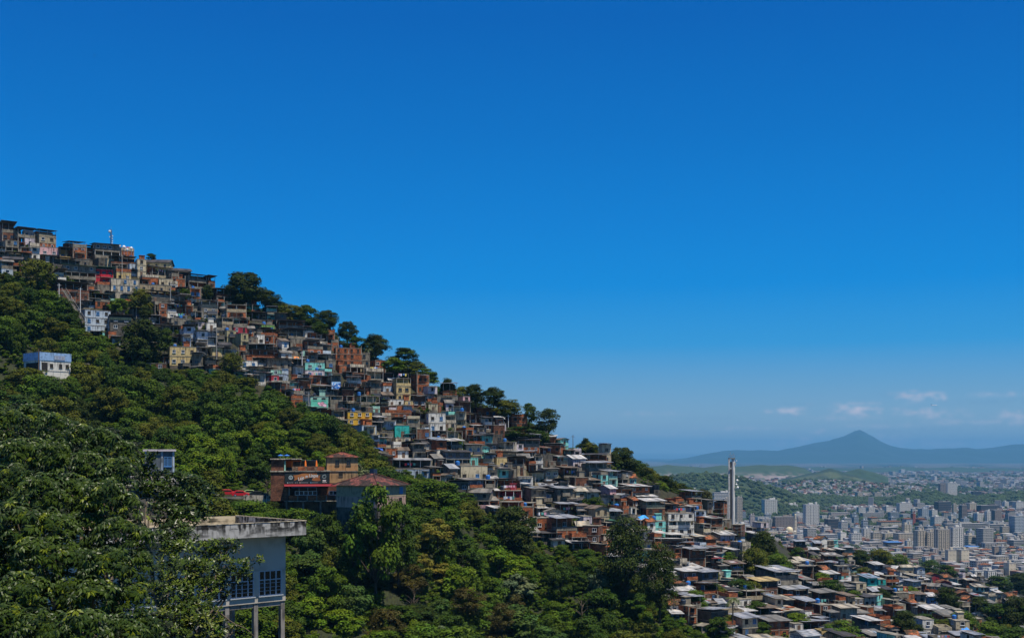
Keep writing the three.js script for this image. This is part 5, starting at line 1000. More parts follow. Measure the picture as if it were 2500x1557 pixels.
// ------------------------------------------------------------------ the city on the plain
const CITY = { wh: ['white', [0.82, 0.82, 0.81]], be: ['beige', [0.60, 0.54, 0.45]], cr: ['cream', [0.70, 0.64, 0.52]], gr: ['grey', [0.48, 0.48, 0.48]], br: ['brown grey', [0.33, 0.28, 0.26]], dk: ['dark', [0.07, 0.07, 0.075]], pb: ['pale blue', [0.50, 0.58, 0.68]], rd: ['brick red', [0.30, 0.075, 0.05]], pk: ['pinkish grey', [0.58, 0.52, 0.52]] };
for (const [k, [, c]] of Object.entries(CITY)) M['c_' + k] = std(c, { map: T.plaster });
M.cwin = std([0.035, 0.045, 0.06], { roughness: 0.2 }); M.cflat = std([0.3, 0.29, 0.28]); M.cor = std([0.62, 0.22, 0.07], { map: T.tile }); M.cblue = std([0.10, 0.26, 0.60]);
const towers = [];
function block(X, Y, W0, H0, wall, style, note, o = {}) {
  const k = 2.983, x = 1800 + X / k, y = 1050 + Y / k, w = W0 / k, h = H0 / k, by = y + h, d = 160 * F / (by - HY), s = d / F, yaw = o.yaw ?? rr(0.15, 0.5), D = o.dep ?? Math.min(16, w * s * 0.6), W = Math.max(4, (w * s - D * 0.85 * Math.sin(Math.abs(yaw))) / Math.cos(yaw)), H = h * s;
  const p = at(x + w / 2, by, d + D / 2), t = thing(H > 22 ? 'apartment_tower' : 'city_building', 'x', H > 22 ? 'tower block' : 'building', [p.x, 0, p.z], yaw), m = M['c_' + wall], fl = Math.max(2, Math.round(H / 3.1)), fh = (H - 1) / fl;
  towers.push({ t, x: x + w / 2, y: y + h / 2, wall, style, fl, note, H, roof: o.roof, rx: x, rw: w, rb: by, rh: h });
  const base = style === 'd' ? M.c_dk : m; mesh('wall', bx(W, H - 0.6, D, 0, 0, 0), base, t); 
  const win = [], trim = [], faces = [[W, D / 2, 0], [D, W / 2, Math.PI / 2], [D, W / 2, -Math.PI / 2]];
  for (const [fw, off, ry] of faces) {
    const put = (list, a, b2, c, x0, y0, z0) => { const g = bx(a, b2, c, x0, y0, off + z0); g.rotateY(ry); list.push(g); };
    const nc = Math.max(2, Math.round(fw / 3.2));
    if (style === 'g') for (let i = 0; i < fl; i++) for (let j = 0; j < nc; j++) put(win, fw / nc * 0.55, fh * 0.5, 0.1, (j + 0.5) / nc * fw - fw / 2, i * fh + fh * 0.3, 0.05);
    if (style === 'v') { for (let j = 0; j < nc; j++) if (ry === 0 || j % 2 === 0) put(win, fw / nc * 0.42, H - 2.6, 0.1, (j + 0.5) / nc * fw - fw / 2, 0.8, 0.05); if (ry === 0) for (let i = 1; i < fl; i++) for (let j = 0; j < nc; j += 2) put(trim, fw / nc * 0.5, fh * 0.32, 0.14, (j + 0.5) / nc * fw - fw / 2, i * fh + 0.6, 0.1); }
    if (style === 'h' || style === 'd') for (let i = 0; i < fl; i++) put(win, fw - 0.8, fh * (style === 'd' ? 0.7 : 0.46), 0.1, 0, i * fh + fh * 0.34, 0.05);
    if (style === 'd') for (let i = 0; i < fl; i += 2) put(trim, fw - 0.2, 0.3, 0.3, 0, i * fh + 0.1, 0.16);
  }
  if (win.length) mesh('windows', win, M.cwin, t).userData.kind = 'stuff'; if (trim.length) mesh('balconies', trim, style === 'd' ? M.c_br : m, t).userData.kind = 'stuff';
  if (o.roof === 'o') mesh('roof', hipGeo(W, D, 2.2, 0.8).translate(0, H - 0.58, 0), M.cor, t); else if (o.roof === 'b') mesh('roof', bx(W + 1, 0.8, D + 1, 0, H - 0.6, 0), M.cblue, t);
  else { mesh('roof', bx(W + 0.5, 0.6, D + 0.5, 0, H - 0.6, 0), o.roof === 'w' ? M.white : M.cflat, t); if (H > 14 && o.roof !== 'w') { mesh('roof_room', bx(W * 0.3, 3, D * 0.4, W * rr(-0.2, 0.2), H, 0), m, t); if (H > 26) mesh('roof_room', bx(W * 0.12, 4.6, D * 0.3, W * 0.36, H, 0), m, t); } }
}
for (const l of `
0 490 38 115 be g|
36 503 108 100 wh v|
180 505 112 140 wh v| first of four striped white towers right of the pylon, with a dark lower front
335 540 106 85 wh v|
485 540 110 170 wh v| tallest of the striped dark and white towers right of the domed mosque
100 580 80 50 gr g|
295 570 45 50 wh g|
260 630 155 105 br g| wide brown grey block of small windows left of the mosque
165 645 90 90 gr v|
0 680 90 75 wh g|
485 715 90 85 gr g|
492 630 48 80 wh n|
640 645 98 90 dk d|
740 665 65 85 wh h|
733 745 62 60 wh n|
590 760 140 50 pb h|
820 750 85 75 wh g|
905 715 70 90 wh v|
977 745 70 65 be g|
1050 750 88 60 cr v|
1142 750 145 70 be g|
1290 730 84 150 be v| left one of the row of tall balcony towers in the city centre
1376 740 62 140 be v|
1442 720 103 190 be v| tallest balcony tower of the city centre row
1550 705 98 200 wh v| right one of the row of tall balcony towers in the city centre
1648 765 96 85 cr g|
1747 715 118 140 gr g|
1987 625 110 145 pb g| big pale blue and white balcony tower cut by the right edge
1497 680 328 65 gr h| very long grey slab building in the middle of the city
1827 685 158 60 gr h|
1320 570 75 85 pb v|
1397 580 63 60 wh g|
1415 630 90 80 wh g|
1435 520 128 85 dk d|
1740 545 182 60 dk d| long dark block among the city towers
1620 545 55 130 br h| slim dark tower with pale floor lines
1725 605 65 80 wh v|
1805 590 45 95 wh v|
1850 580 75 100 br g|
1470 390 52 108 br v| dark brown half of the tall distant twin block
1522 383 80 110 wh g| pale half of the tall distant twin block
1710 445 68 60 dk d|
1165 530 108 70 wh g|
1060 555 74 45 wh g|
875 560 60 55 wh g|
938 560 66 50 wh v|
900 602 160 45 gr g|
1300 530 64 45 gr g|
1670 530 74 65 cr v|
860 450 54 52 be g|
992 455 58 48 be g|
540 485 114 36 gr h| flat hall with a white roof before the far woods, the right one | w
435 483 82 22 gr h| flat hall with a white roof before the far woods, the left one | w
596 588 70 26 be g|  | o
665 600 160 30 pk g|
955 636 72 40 be g| | o
1020 664 180 44 cr g| long building with an orange tile roof in the city middle | o
1037 708 128 42 dk d|
1272 605 29 85 rd n| slim brick red tower beside an orange roofed hall
1300 645 78 42 rd h| brick red hall with an orange roof next to the red tower | o
1072 815 122 46 dk d| dark building with a blue roof at the edge of the city | b
920 815 134 52 gr h|
1522 872 72 112 cr n|
1600 870 88 112 cr n| blank cream gable block with a twin at its left
1862 845 48 92 br n|
1912 845 42 95 wh h|
1977 800 112 62 gr h|
1696 1022 98 90 st v| stained white block with tall slits at the foot of the city
1802 1022 84 86 st v|
1946 965 82 92 cr n|
1892 1042 46 62 be g|
1650 846 108 28 wh n| low hall with a bright blue roof between city towers | b
1420 910 66 60 pk n|
1350 920 62 44 wh g|
1700 900 62 44 gr h|
1290 850 70 60 pk g|
1350 866 60 50 gr h|
1640 960 60 40 gr g|
1560 985 70 38 pb g|
1920 700 60 70 be g|
1880 760 40 60 cr g| | o
2010 520 80 60 wh g|
1930 520 50 50 wh v|
1960 610 70 60 pk g|
700 720 60 50 pk g|
620 700 60 60 wh g|
420 760 60 50 wh g|
200 735 90 40 cr n|
380 800 70 40 gr h|
1010 580 60 60 gr g|
1240 480 60 40 be g|
1180 610 80 40 pb g|
1330 660 70 40 gr g|
760 860 90 40 cr n|
640 790 90 40 pb g|`.trim().split('\n')) { const [a, note, ro] = l.split('|'), p = a.trim().split(/\s+/); block(+p[0], +p[1], +p[2], +p[3], p[4] === 'st' ? 'wh' : p[4], p[5], note?.trim(), { roof: ro?.trim() }); }
{ // more blocks between them, each with its windows
  const r = rng(1212), k = 2.983; let n = 0;
  for (let i = 0; i < 9000 && n < 175; i++) {
    const x = rr(1792, 2490, r), by = lerp(1262, 1412, Math.pow(r(), 0.8)), sc = (by - HY) / 230, w = rr(13, 34, r) * sc * 1.1, h = pick([10, 14, 18, 24, 32, 40], r) * sc * 1.25;
    if (by > 1300 + (x - 1830) * 0.19 && x < 2350 || by > 1402 + 0 * x || towers.some((t) => { const ox = Math.min(x + w, t.rx + t.rw) - Math.max(x, t.rx), oy = Math.min(by, t.rb) - Math.max(by - h, t.rb - t.rh); return ox > 2 && oy > (by > t.rb ? t.rh * 0.3 : h * 0.7); })) continue;
    block((x - 1800) * k, (by - h - 1050) * k, w * k, h * k, pick(['wh', 'wh', 'wh', 'cr', 'gr', 'pk', 'pb', 'be'], r), pick(['g', 'g', 'v', 'h', 'g', 'v'], r), '', r() < 0.14 ? { roof: 'o' } : {}); n++;
  }
}
{ // office blocks left of the pylon, at their own pixels
  const off = (x, y, w, h, wall, st, note, o) => block((x - 1800) * 2.983, (y - 1050) * 2.983, w * 2.983, h * 2.983, wall, st, note, o);
  off(1674, 1196, 27, 84, 'wh', 'h', 'striped office block left of the round tree on the ridge', { yaw: 0.15 }); off(1741, 1202, 40, 80, 'wh', 'h', 'striped office block with a white top frame beside the pylon', { yaw: 0.12 }); off(1738, 1237, 42, 46, 'pb', 'h', 'blue glazed low office building left of the pylon foot', { yaw: 0.1 }); off(1766, 1217, 14, 70, 'be', 'v', 'narrow beige block squeezed between the office and the pylon', { yaw: 0.2 });
  off(1797, 1214, 16, 70, 'be', 'v', 'beige striped block directly right of the pylon', { yaw: 0.2 });
  // mosque with a cream dome and a minaret
  const by = 1310, d = 160 * F / (by - HY), s = d / F, p = at(1928, by, d), t = thing('domed_mosque', 'mosque with a big cream dome, small domes and a square minaret', 'mosque', [p.x, 0, p.z], 0.3); M.dome = std([0.72, 0.60, 0.36], { roughness: 0.6 });
  mesh('hall', bx(22, 10, 16, 0, 0, 0), M.c_be, t); mesh('drum', [cyl(7.2, 7.2, 2.5, 0, 10, 0, 20)], M.c_cr, t); mesh('dome', [new THREE.SphereGeometry(7, 24, 12, 0, 6.2832, 0, Math.PI / 2).translate(0, 12.5, 0)], M.dome, t); for (const x of [-9, 9]) mesh('small_dome', [new THREE.SphereGeometry(2.2, 14, 8, 0, 6.2832, 0, Math.PI / 2).translate(x, 10, 5)], M.c_wh, t);
  mesh('minaret', [bx(5, 34, 5, 14, 0, -2), bx(6, 1, 6, 14, 34, -2), bx(3, 6, 3, 14, 35, -2)], M.c_be, t); mesh('minaret_cap', [new THREE.SphereGeometry(1.8, 12, 8).translate(14, 42, -2)], M.dome, t);
}
// the distant mass of low houses and trees on the plain and the hills
{
  const r = rng(5150), N = [], Tn = [], roofs = [];
  const pale = [[0.62, 0.60, 0.57], [0.72, 0.72, 0.72], [0.5, 0.46, 0.42], [0.40, 0.40, 0.41]], box = new THREE.BoxGeometry(1, 1, 1).translate(0, 0.5, 0), colors = [[0.62, 0.58, 0.52], [0.5, 0.44, 0.38], [0.72, 0.71, 0.70], [0.34, 0.31, 0.29], [0.42, 0.20, 0.13], [0.55, 0.52, 0.50], [0.40, 0.34, 0.30], [0.30, 0.14, 0.09], [0.8, 0.8, 0.8]];
  const plain = (x, d) => sstep(d < 2700 ? 0.6 : 0.46, d < 2700 ? 0.7 : 0.56, fbm(x / 260, d / 420, 25)) < r();
  const add = (x, y, z, k, tall) => { const w = rr(8, 16, r) * k, h = tall ? rr(12, 34, r) : rr(4, 9, r) * (0.8 + 0.2 * k), dd = rr(8, 14, r) * k; N.push([x, y, z, w, h, dd, rr(-0.6, 0.9, r), tall ? pick(pale, r) : pick(colors, r)]); };
  for (let i = 0; i < 16000; i++) { const t = r(), d = 1550 * Math.pow(13500 / 1550, Math.pow(t, 0.85)), u = rr(1560, 2620, r), x = (u - HX) / F * d; if (d < 2500 && r() < 0.38) continue; if (!plain(x, d) || hills.some((q) => Math.abs(d - q.d) < q.thick * 0.9 && u > q.x0 && u < q.x1)) continue; const k = 1 + sstep(2600, 9000, d) * 1.6; add(x, -0.5, -d, k, d > 3400 && r() < 0.05); }
  const onHill = (q, n, fn) => { const c = q.mesh.geometry.attributes.position, col = q.mesh.geometry.attributes.color; for (let i = 0; i < n; i++) { const j = Math.floor(r() * c.count), y = c.getY(j); if (y < 1) continue; fn(c.getX(j) + rr(-6, 6, r), y, c.getZ(j) + rr(-6, 6, r), col.getX(j) > 0.07, y); } };
  hills.forEach((q, i) => { if (i === 1) onHill(q, 3400, (x, y, z) => { if (y < 55 && r() < 0.8) add(x, y - 2, z, 1.0, false); else Tn.push([x, y, z, rr(9, 20, r)]); }); if (i === 3) onHill(q, 2600, (x, y, z) => { if (y < 30) add(x, y - 2, z, 1.9, false); }); if (i === 0) onHill(q, 2200, (x, y, z, g) => { if (!g) Tn.push([x, y - 2, z, rr(8, 18, r)]); else if (r() < 0.08) add(x, y - 1, z, 1, false); }); if (i === 2) onHill(q, 4200, (x, y, z) => Tn.push([x, y - 3, z, rr(9, 20, r)])); });
  for (let i = 0; i < 9000; i++) { const d = 1450 * Math.pow(9000 / 1450, r()), u = rr(1560, 2640, r), x = (u - HX) / F * d, g = sstep(d < 2700 ? 0.56 : 0.46, d < 2700 ? 0.64 : 0.56, fbm(x / 260, d / 420, 25)); if (g < 0.5 && r() < (d < 2600 ? 0.62 : 0.78)) continue; Tn.push([x, -0.5, -d, rr(6, 13, r) * (d > 4000 ? 1.5 : 1)]); }
  const place = (name, label, cat, geo, mat, list, fn) => { const m = new THREE.InstancedMesh(geo, mat, list.length), q = new THREE.Object3D(), c = new THREE.Color(); list.forEach((l, i) => { fn(l, q, c); q.updateMatrix(); m.setMatrixAt(i, q.matrix); m.setColorAt(i, c); }); m.name = name; m.castShadow = m.receiveShadow = true; m.userData.kind = 'stuff'; tag(m, label, cat); scene.add(m); };
  place('distant_city', 'far low houses and blocks spread over the plain and the distant hills', 'far city', box, new THREE.MeshStandardMaterial({ roughness: 0.9 }), N, ([x, y, z, w, h, d, a, k], q, c) => { q.position.set(x, y, z); q.rotation.set(0, a, 0); q.scale.set(w, h, d); const v = rr(0.75, 1.1, r); const f = z < -5000 ? 0.6 : z < -3500 ? 0.72 : 0.62; c.setRGB(k[0] * v * f, k[1] * v * f, k[2] * v * f); });
  const puff = new THREE.IcosahedronGeometry(0.5, 2), p = puff.attributes.position; for (let i = 0; i < p.count; i++) { const v = V(p.getX(i), p.getY(i), p.getZ(i)), k = 0.72 + 0.6 * vnoise(v.x * 7 + 20, v.y * 7 + v.z * 9 + 20, 3); p.setXYZ(i, v.x * k, v.y * k * 0.85 + 0.35, v.z * k); } puff.computeVertexNormals();
  place('distant_trees', 'far trees and woods between the city blocks and on the hills', 'far trees', puff, new THREE.MeshStandardMaterial({ roughness: 1 }), Tn, ([x, y, z, w], q, c) => { q.position.set(x, y, z); q.rotation.set(0, r() * 6, 0); q.scale.set(w, w * rr(0.7, 1.0, r), w); const v = rr(0.5, 1.2, r); c.setRGB(0.036 * v, 0.06 * v, 0.018 * v); });
  console.log('far houses', N.length, 'far trees', Tn.length);
}
// ------------------------------------------------------------------ stairs at the wood's edge, tarpaulins on the roofs
{
  const a = at(158, 712, 398), b = at(208, 792, 391), n = 26, t = thing('hillside_stairs', 'steep grey stairway with rails running down along the edge of the left wood', 'stairs', a, 0), dir = b.clone().sub(a), side = V(1, 0, 0.5).normalize();
  for (let i = 0; i < n; i++) { const q = dir.clone().multiplyScalar(i / n); mesh('step', bx(1.1, 0.35, 0.45, q.x, q.y, q.z + 0.9, 0.3), M.gr, t); }
  for (const s of [-0.7, 0.7]) mesh('rail', [bar(V(s, 1.1, 1.2).addScaledVector(side, 0), dir.clone().add(V(s, 1.1, 1.2)), 0.04)], M.post, t); for (let i = 0; i <= 6; i++) for (const s of [-0.7, 0.7]) { const q = dir.clone().multiplyScalar(i / 6); mesh('baluster', cyl(0.04, 0.04, 1.1, q.x + s, q.y, q.z + 1.2, 6), M.post, t); }
  const tarp = (px, py, d, w, l, c, label) => { const p = at(px, py, d), g = new THREE.BoxGeometry(w, 0.03, l, 12, 1, 8), q = g.attributes.position; for (let i = 0; i < q.count; i++) q.setY(i, q.getY(i) + (vnoise(q.getX(i) * 1.4 + px, q.getZ(i) * 1.4, 5) - 0.5) * 0.7 - 0.25 * Math.pow(Math.abs(q.getX(i)) / w * 2, 2) + q.getZ(i) * -0.28); g.computeVertexNormals(); const m = mesh('tarpaulin', g, std(c, { roughness: 0.6 })); m.position.set(p.x, p.y, p.z); m.rotation.y = 0.3; tag(m, label, 'tarpaulin'); };
  tarp(1571, 1262, 340, 2.6, 2, [0.04, 0.32, 0.80], 'sagging bright blue tarpaulin over a terrace left of the tall dark tree top'); tarp(2361, 1536, 318, 2.2, 1.8, [0.05, 0.30, 0.80], 'crumpled blue tarpaulin on a roof at the bottom right'); tarp(723, 872, 398, 1.6, 1.2, [0.75, 0.25, 0.05], 'small orange tarpaulin among the grey houses'); tarp(1452, 1176, 392, 2.6, 2.2, [0.45, 0.16, 0.05], 'rust orange tarpaulin on the middle right slope'); tarp(918, 1095, 352, 4, 1.4, [0.03, 0.10, 0.42], 'dark blue tarpaulin below the small sky blue wall'); tarp(2340, 1470, 470, 4, 2, [0.10, 0.22, 0.70], 'blue edged tarpaulin under the white roof on the right slope');
}
// ------------------------------------------------------------------ the two trees close to the viewer: real leaves on limbs
{
  const r = rng(31337);
  // a hand of seven drooping leaflets
  function palmate(seed) {
    const q = rng(seed), pos = [], n = 7 + (seed % 2), ring = (a, len, wd, droop) => {
      const c = Math.cos(a), s = Math.sin(a), P3 = (l, w, y) => [c * l - s * w, y, s * l + c * w];
      const A = P3(0.03, 0, 0), B = P3(len * 0.5, wd, -droop * 0.25 - 0.02), C = P3(len, 0, -droop), D = P3(len * 0.5, -wd, -droop * 0.25 - 0.02), E = P3(len * 0.55, 0, -droop * 0.2 + 0.012);
      pos.push(...A, ...E, ...B, ...B, ...E, ...C, ...A, ...D, ...E, ...D, ...C, ...E);
    };
    for (let i = 0; i < n; i++) ring(i / n * 6.283 + rr(-0.15, 0.15, q), rr(0.16, 0.23, q), rr(0.033, 0.045, q), rr(0.05, 0.13, q));
    const g = new THREE.BufferGeometry(); g.setAttribute('position', new THREE.Float32BufferAttribute(pos, 3)); g.computeVertexNormals(); return g;
  }
  function sprig(seed) {                                   // a short twig end with a whorl of simple leaves
    const q = rng(seed), pos = [];
    for (let i = 0; i < 9; i++) {
      const a = i * 2.4 + q(), up = rr(-0.5, 0.9, q), len = rr(0.11, 0.17, q), wd = len * 0.27, dir = V(Math.cos(a), up, Math.sin(a)).normalize(), side = dir.clone().cross(V(0, 1, 0)).normalize(), o = dir.clone().multiplyScalar(rr(0.0, 0.06, q)), tip = o.clone().addScaledVector(dir, len), mid = o.clone().addScaledVector(dir, len * 0.5), fold = V(0, -0.018, 0);
      const B = mid.clone().addScaledVector(side, wd).add(fold), D = mid.clone().addScaledVector(side, -wd).add(fold); for (const v of [o, B, tip, o, tip, D]) pos.push(v.x, v.y, v.z);
    }
    const g = new THREE.BufferGeometry(); g.setAttribute('position', new THREE.Float32BufferAttribute(pos, 3)); g.computeVertexNormals(); return g;
  }
  const leafA = [1, 2, 3, 4].map(palmate), leafB = [11, 12, 13, 14].map(sprig), lm = (c, ro) => new THREE.MeshPhysicalMaterial({ color: new THREE.Color(...c), roughness: ro, specularIntensity: 0.5, side: THREE.DoubleSide });
  const matA = [lm([0.034, 0.060, 0.008], 0.42), lm([0.050, 0.080, 0.007], 0.42), lm([0.022, 0.040, 0.007], 0.46), lm([0.13, 0.16, 0.008], 0.4), lm([0.010, 0.018, 0.005], 0.6)], matB = [lm([0.050, 0.082, 0.008], 0.34), lm([0.028, 0.046, 0.008], 0.36), lm([0.084, 0.122, 0.009], 0.36), lm([0.11, 0.13, 0.014], 0.38), lm([0.010, 0.016, 0.005], 0.6)];  // last tone of each list is painted shade for the inner leaves
  function foliage(t, blobs, geos, mats, per, size, labelLeaf, tilt) {
    const all = [];
    for (const [px, py, rp, d, dens = 1, mk = -1] of blobs) {
      const c = at(px, py, d), R0 = rp * d / F, n = Math.round(per * dens * R0 * R0);
      for (let i = 0; i < n; i++) {
        let x = r() * 2 - 1, y = r() * 2 - 1, z = r() * 2 - 1; const l = Math.hypot(x, y, z) || 1; x /= l; y /= l; z /= l; if (z < -0.3 && r() < 0.6) z = -z; if (y < -0.35 && r() < 0.5) y = -y;
        const k = R0 * (0.55 + 0.5 * Math.sqrt(r())) * (0.78 + 0.5 * vnoise(x * 3 + c.x, y * 3 + c.y + z * 2, 4));
        const p = V(c.x + x * k, c.y + y * k * 0.92, c.z + z * k * 0.8), near = -p.z; all.push({ p, near, out: V(x, y, z), mk });
      }
    }
    all.sort((a, b) => a.near - b.near);
    const q = new THREE.Object3D(), up = V(0, 1, 0), buckets = new Map();
    const put = (a) => { const n = V(a.out.x * tilt + rr(-0.35, 0.35, r), 0.8 + rr(-0.2, 0.3, r), a.out.z * tilt + rr(-0.35, 0.35, r)).normalize(); q.position.copy(a.p); q.quaternion.setFromUnitVectors(up, n); q.rotateY(r() * 6.28); q.scale.setScalar(size * rr(0.7, 1.25, r)); q.updateMatrix(); };
    const base = t.position, single = new Set(); while (single.size < Math.min(300, Math.floor(all.length * 0.25))) single.add(Math.floor(Math.pow(r(), 1.6) * all.length * 0.55));
    all.forEach((a, i) => {
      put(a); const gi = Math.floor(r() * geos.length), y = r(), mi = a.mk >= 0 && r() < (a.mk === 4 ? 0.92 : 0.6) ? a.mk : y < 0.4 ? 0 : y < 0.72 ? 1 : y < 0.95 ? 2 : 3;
      if (single.has(i)) { const m = mesh('leaf', geos[gi], mats[mi], t); m.position.copy(q.position).sub(base); m.quaternion.copy(q.quaternion); m.scale.copy(q.scale); return; }
      const key = gi + ',' + mi; if (!buckets.has(key)) buckets.set(key, []); const mt = q.matrix.clone(); mt.elements[12] -= base.x; mt.elements[13] -= base.y; mt.elements[14] -= base.z; buckets.get(key).push(mt);
    });
    for (const [key, list] of buckets) { const [gi, mi] = key.split(',').map(Number), m = new THREE.InstancedMesh(geos[gi], mats[mi], list.length); list.forEach((x, i) => m.setMatrixAt(i, x)); m.name = 'foliage'; m.castShadow = m.receiveShadow = true; m.userData.kind = 'stuff'; t.add(m); }
    return all.length;
  }
  const limbs = (t, from, blobs, r0) => { const o = t.position, k = [tubePath([V(0, -3, 0), from.clone().multiplyScalar(0.5), from], r0 * 1.5, r0, 6, 8)]; mesh('trunk', k, M.barkPale, t); const b = blobs.filter((_, i) => i % 2 === 0).map(([px, py, rp, d]) => { const c = at(px, py, d + 0.5).sub(o), m = from.clone().lerp(c, 0.5).add(V(rr(-0.6, 0.6, r), rr(0, 0.9, r), rr(-0.6, 0.6, r))); return tubePath([from, m, c], r0 * 0.5, 0.025, 8, 5); }); mesh('limbs', b, M.barkPale, t).userData.kind = 'stuff'; };
  const A = [[20, 1035, 55, 41], [75, 1025, 45, 43], [130, 1040, 50, 42], [190, 1062, 46, 41], [245, 1075, 42, 40], [298, 1098, 38, 41], [50, 1110, 62, 38], [130, 1120, 60, 37.5], [210, 1130, 56, 38], [280, 1150, 48, 37], [325, 1135, 26, 42], [20, 1190, 66, 36], [100, 1200, 66, 36], [180, 1205, 60, 35.5], [255, 1215, 56, 36], [310, 1225, 40, 36], [50, 1275, 70, 34.5], [135, 1285, 66, 34], [215, 1290, 62, 34.5], [290, 1300, 54, 35], [345, 1310, 38, 36], [15, 1360, 70, 33], [100, 1370, 70, 33], [185, 1375, 64, 33], [265, 1385, 62, 33.5], [335, 1385, 50, 34.5], [60, 1450, 72, 32], [150, 1455, 70, 32], [235, 1465, 64, 32.5], [310, 1465, 58, 33], [20, 1530, 74, 31], [110, 1540, 72, 31], [200, 1545, 68, 31], [290, 1545, 62, 32], [355, 1530, 50, 33], [-40, 1080, 60, 40], [-50, 1200, 70, 37], [-50, 1330, 75, 34], [-50, 1460, 75, 32]];
  for (const b of A) { b[2] *= 0.86; b[3] += rr(-1.3, 1.3, r); b[0] += rr(-8, 8, r); b[1] += rr(-6, 6, r); }
  const deep = A.map(([x, y, q, d]) => [x + rr(-20, 20, r), y + rr(4, 30, r), q * 1.2, d + 3.6, 0.4, 4]);  // inner layer, mostly in the near-black tone so gaps read as shade
  const ta = thing('palmate_leaf_tree', 'big foreground tree with hand shaped drooping leaves filling the left side', 'tree', [-12.5, CH - 17.5, -36]);
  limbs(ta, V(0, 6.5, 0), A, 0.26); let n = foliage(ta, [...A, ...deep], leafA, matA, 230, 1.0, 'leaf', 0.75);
  const B1 = [[352, 1128, 20, 62], [338, 1150, 26, 62], [366, 1150, 16, 62], [372, 1112, 10, 62], [360, 1172, 20, 62], [395, 1172, 24, 62], [430, 1180, 30, 61], [470, 1186, 28, 62], [500, 1205, 24, 63], [380, 1205, 26, 60], [425, 1222, 34, 60], [470, 1230, 30, 61], [400, 1255, 34, 59], [448, 1268, 34, 59], [495, 1255, 22, 61], [350, 1195, 22, 60], [425, 1305, 36, 58], [455, 1320, 28, 57], [395, 1325, 30, 57]];
  const tb = thing('dark_leaf_tree', 'dark glossy tree between the palmate tree and the concrete roof', 'tree', [-17.6, CH - 24, -60]);
  limbs(tb, V(0, 15, 0), B1, 0.2); n += foliage(tb, B1, leafB, [matB[1], matB[1], matB[0], matB[0]], 105, 1.75, 'leaf', 0.5);
  const B2 = [[505, 1338, 20, 47, 1, 2], [535, 1330, 18, 47, 1, 2], [566, 1328, 16, 47, 1, 2], [578, 1340, 12, 47, 1, 2], [540, 1348, 20, 47], [510, 1362, 24, 47], [548, 1380, 26, 46, 1, 2], [582, 1384, 20, 46, 1, 2], [608, 1372, 15, 46, 1, 2], [630, 1366, 11, 46, 1, 2], [520, 1405, 32, 46], [560, 1410, 28, 46], [595, 1402, 18, 46], [485, 1395, 34, 45], [540, 1438, 26, 46, 0.8, 1], [495, 1440, 36, 45], [450, 1350, 34, 46, 1, 2], [420, 1345, 28, 46], [455, 1400, 40, 45], [420, 1400, 40, 44], [440, 1455, 44, 44], [395, 1455, 40, 43], [480, 1490, 42, 44], [430, 1510, 46, 43], [380, 1515, 42, 42], [510, 1495, 26, 45, 1, 3], [530, 1530, 26, 45, 0.8, 3], [480, 1540, 44, 43, 1, 3], [570, 1540, 16, 46, 0.8, 3], [590, 1530, 12, 46, 0.7, 3], [420, 1565, 44, 42]];
  const shadeLayer2 = B2.map(([x, y, q, d]) => [x - 5, y + 8, q * 0.95, d + 1.8, 0.4, 4]);  // inner layer again, shade put into its leaf colour
  const tc = thing('glossy_leaf_tree', 'bright glossy foreground tree reaching out in front of the concrete building', 'tree', [-12.6, CH - 19, -45]);
  limbs(tc, V(-0.6, 9, 0.5), B2, 0.17); n += foliage(tc, [...B2, ...shadeLayer2], leafB, matB, 150, 1.05, 'leaf', 0.5);
  mesh('bare_twig', [tubePath([at(535, 1495, 45), at(570, 1522, 45.2), at(600, 1535, 45.4), at(618, 1552, 45.5)].map((v) => v.sub(tc.position)), 0.03, 0.012, 8, 5), tubePath([at(520, 1545, 45), at(505, 1515, 45), at(530, 1500, 45)].map((v) => v.sub(tc.position)), 0.03, 0.01, 8, 5)], M.barkPale, tc);
  console.log('foreground leaves', n);
}
// ------------------------------------------------------------------ palms
function palm(px, top, foot, d, label, fr = 2.6) {
  const r = rng(px), p = at(px, foot, d), h = (foot - top) * d / F - fr * 0.35, t = thing('palm_tree', label, 'palm', [p.x, p.y - 1, p.z]); mesh('trunk', tubePath([V(0, -1, 0), V(0.1, h * 0.5, 0), V(0, h + 1, 0)], 0.2, 0.13, 6, 7), M.barkPale, t);
  const mats = [[0.09, 0.11, 0.02], [0.06, 0.085, 0.02], [0.15, 0.14, 0.04]].map((c) => new THREE.MeshStandardMaterial({ color: new THREE.Color(...c), roughness: 0.5, side: THREE.DoubleSide }));
  for (let i = 0; i < 17; i++) {
    const a = i * 2.399, rise = rr(-0.3, 0.95, r), pos = [], q = (k) => { const l = fr * k; return V(Math.cos(a) * l * (1 - 0.25 * Math.max(0, rise) * k), h + 1 + rise * l * 0.8 - fr * 0.75 * k * k, Math.sin(a) * l * (1 - 0.25 * Math.max(0, rise) * k)); }, side = V(-Math.sin(a), 0, Math.cos(a));
    for (let k = 0.08; k < 1; k += 0.055) { const c = q(k), n = q(Math.min(1, k + 0.05)), len = fr * 0.3 * Math.sin(Math.PI * Math.min(1, k * 0.9 + 0.12)); for (const sg of [-1, 1]) { const tip = c.clone().addScaledVector(side, sg * len).add(n.clone().sub(c).multiplyScalar(1.6)).add(V(0, -len * 0.45, 0)); pos.push(c.x, c.y, c.z, n.x, n.y, n.z, tip.x, tip.y, tip.z); } }
    const g = new THREE.BufferGeometry(); g.setAttribute('position', new THREE.Float32BufferAttribute(pos, 3)); g.computeVertexNormals(); mesh('frond', g, mats[i % 7 === 0 ? 2 : i % 2], t);
  }
}
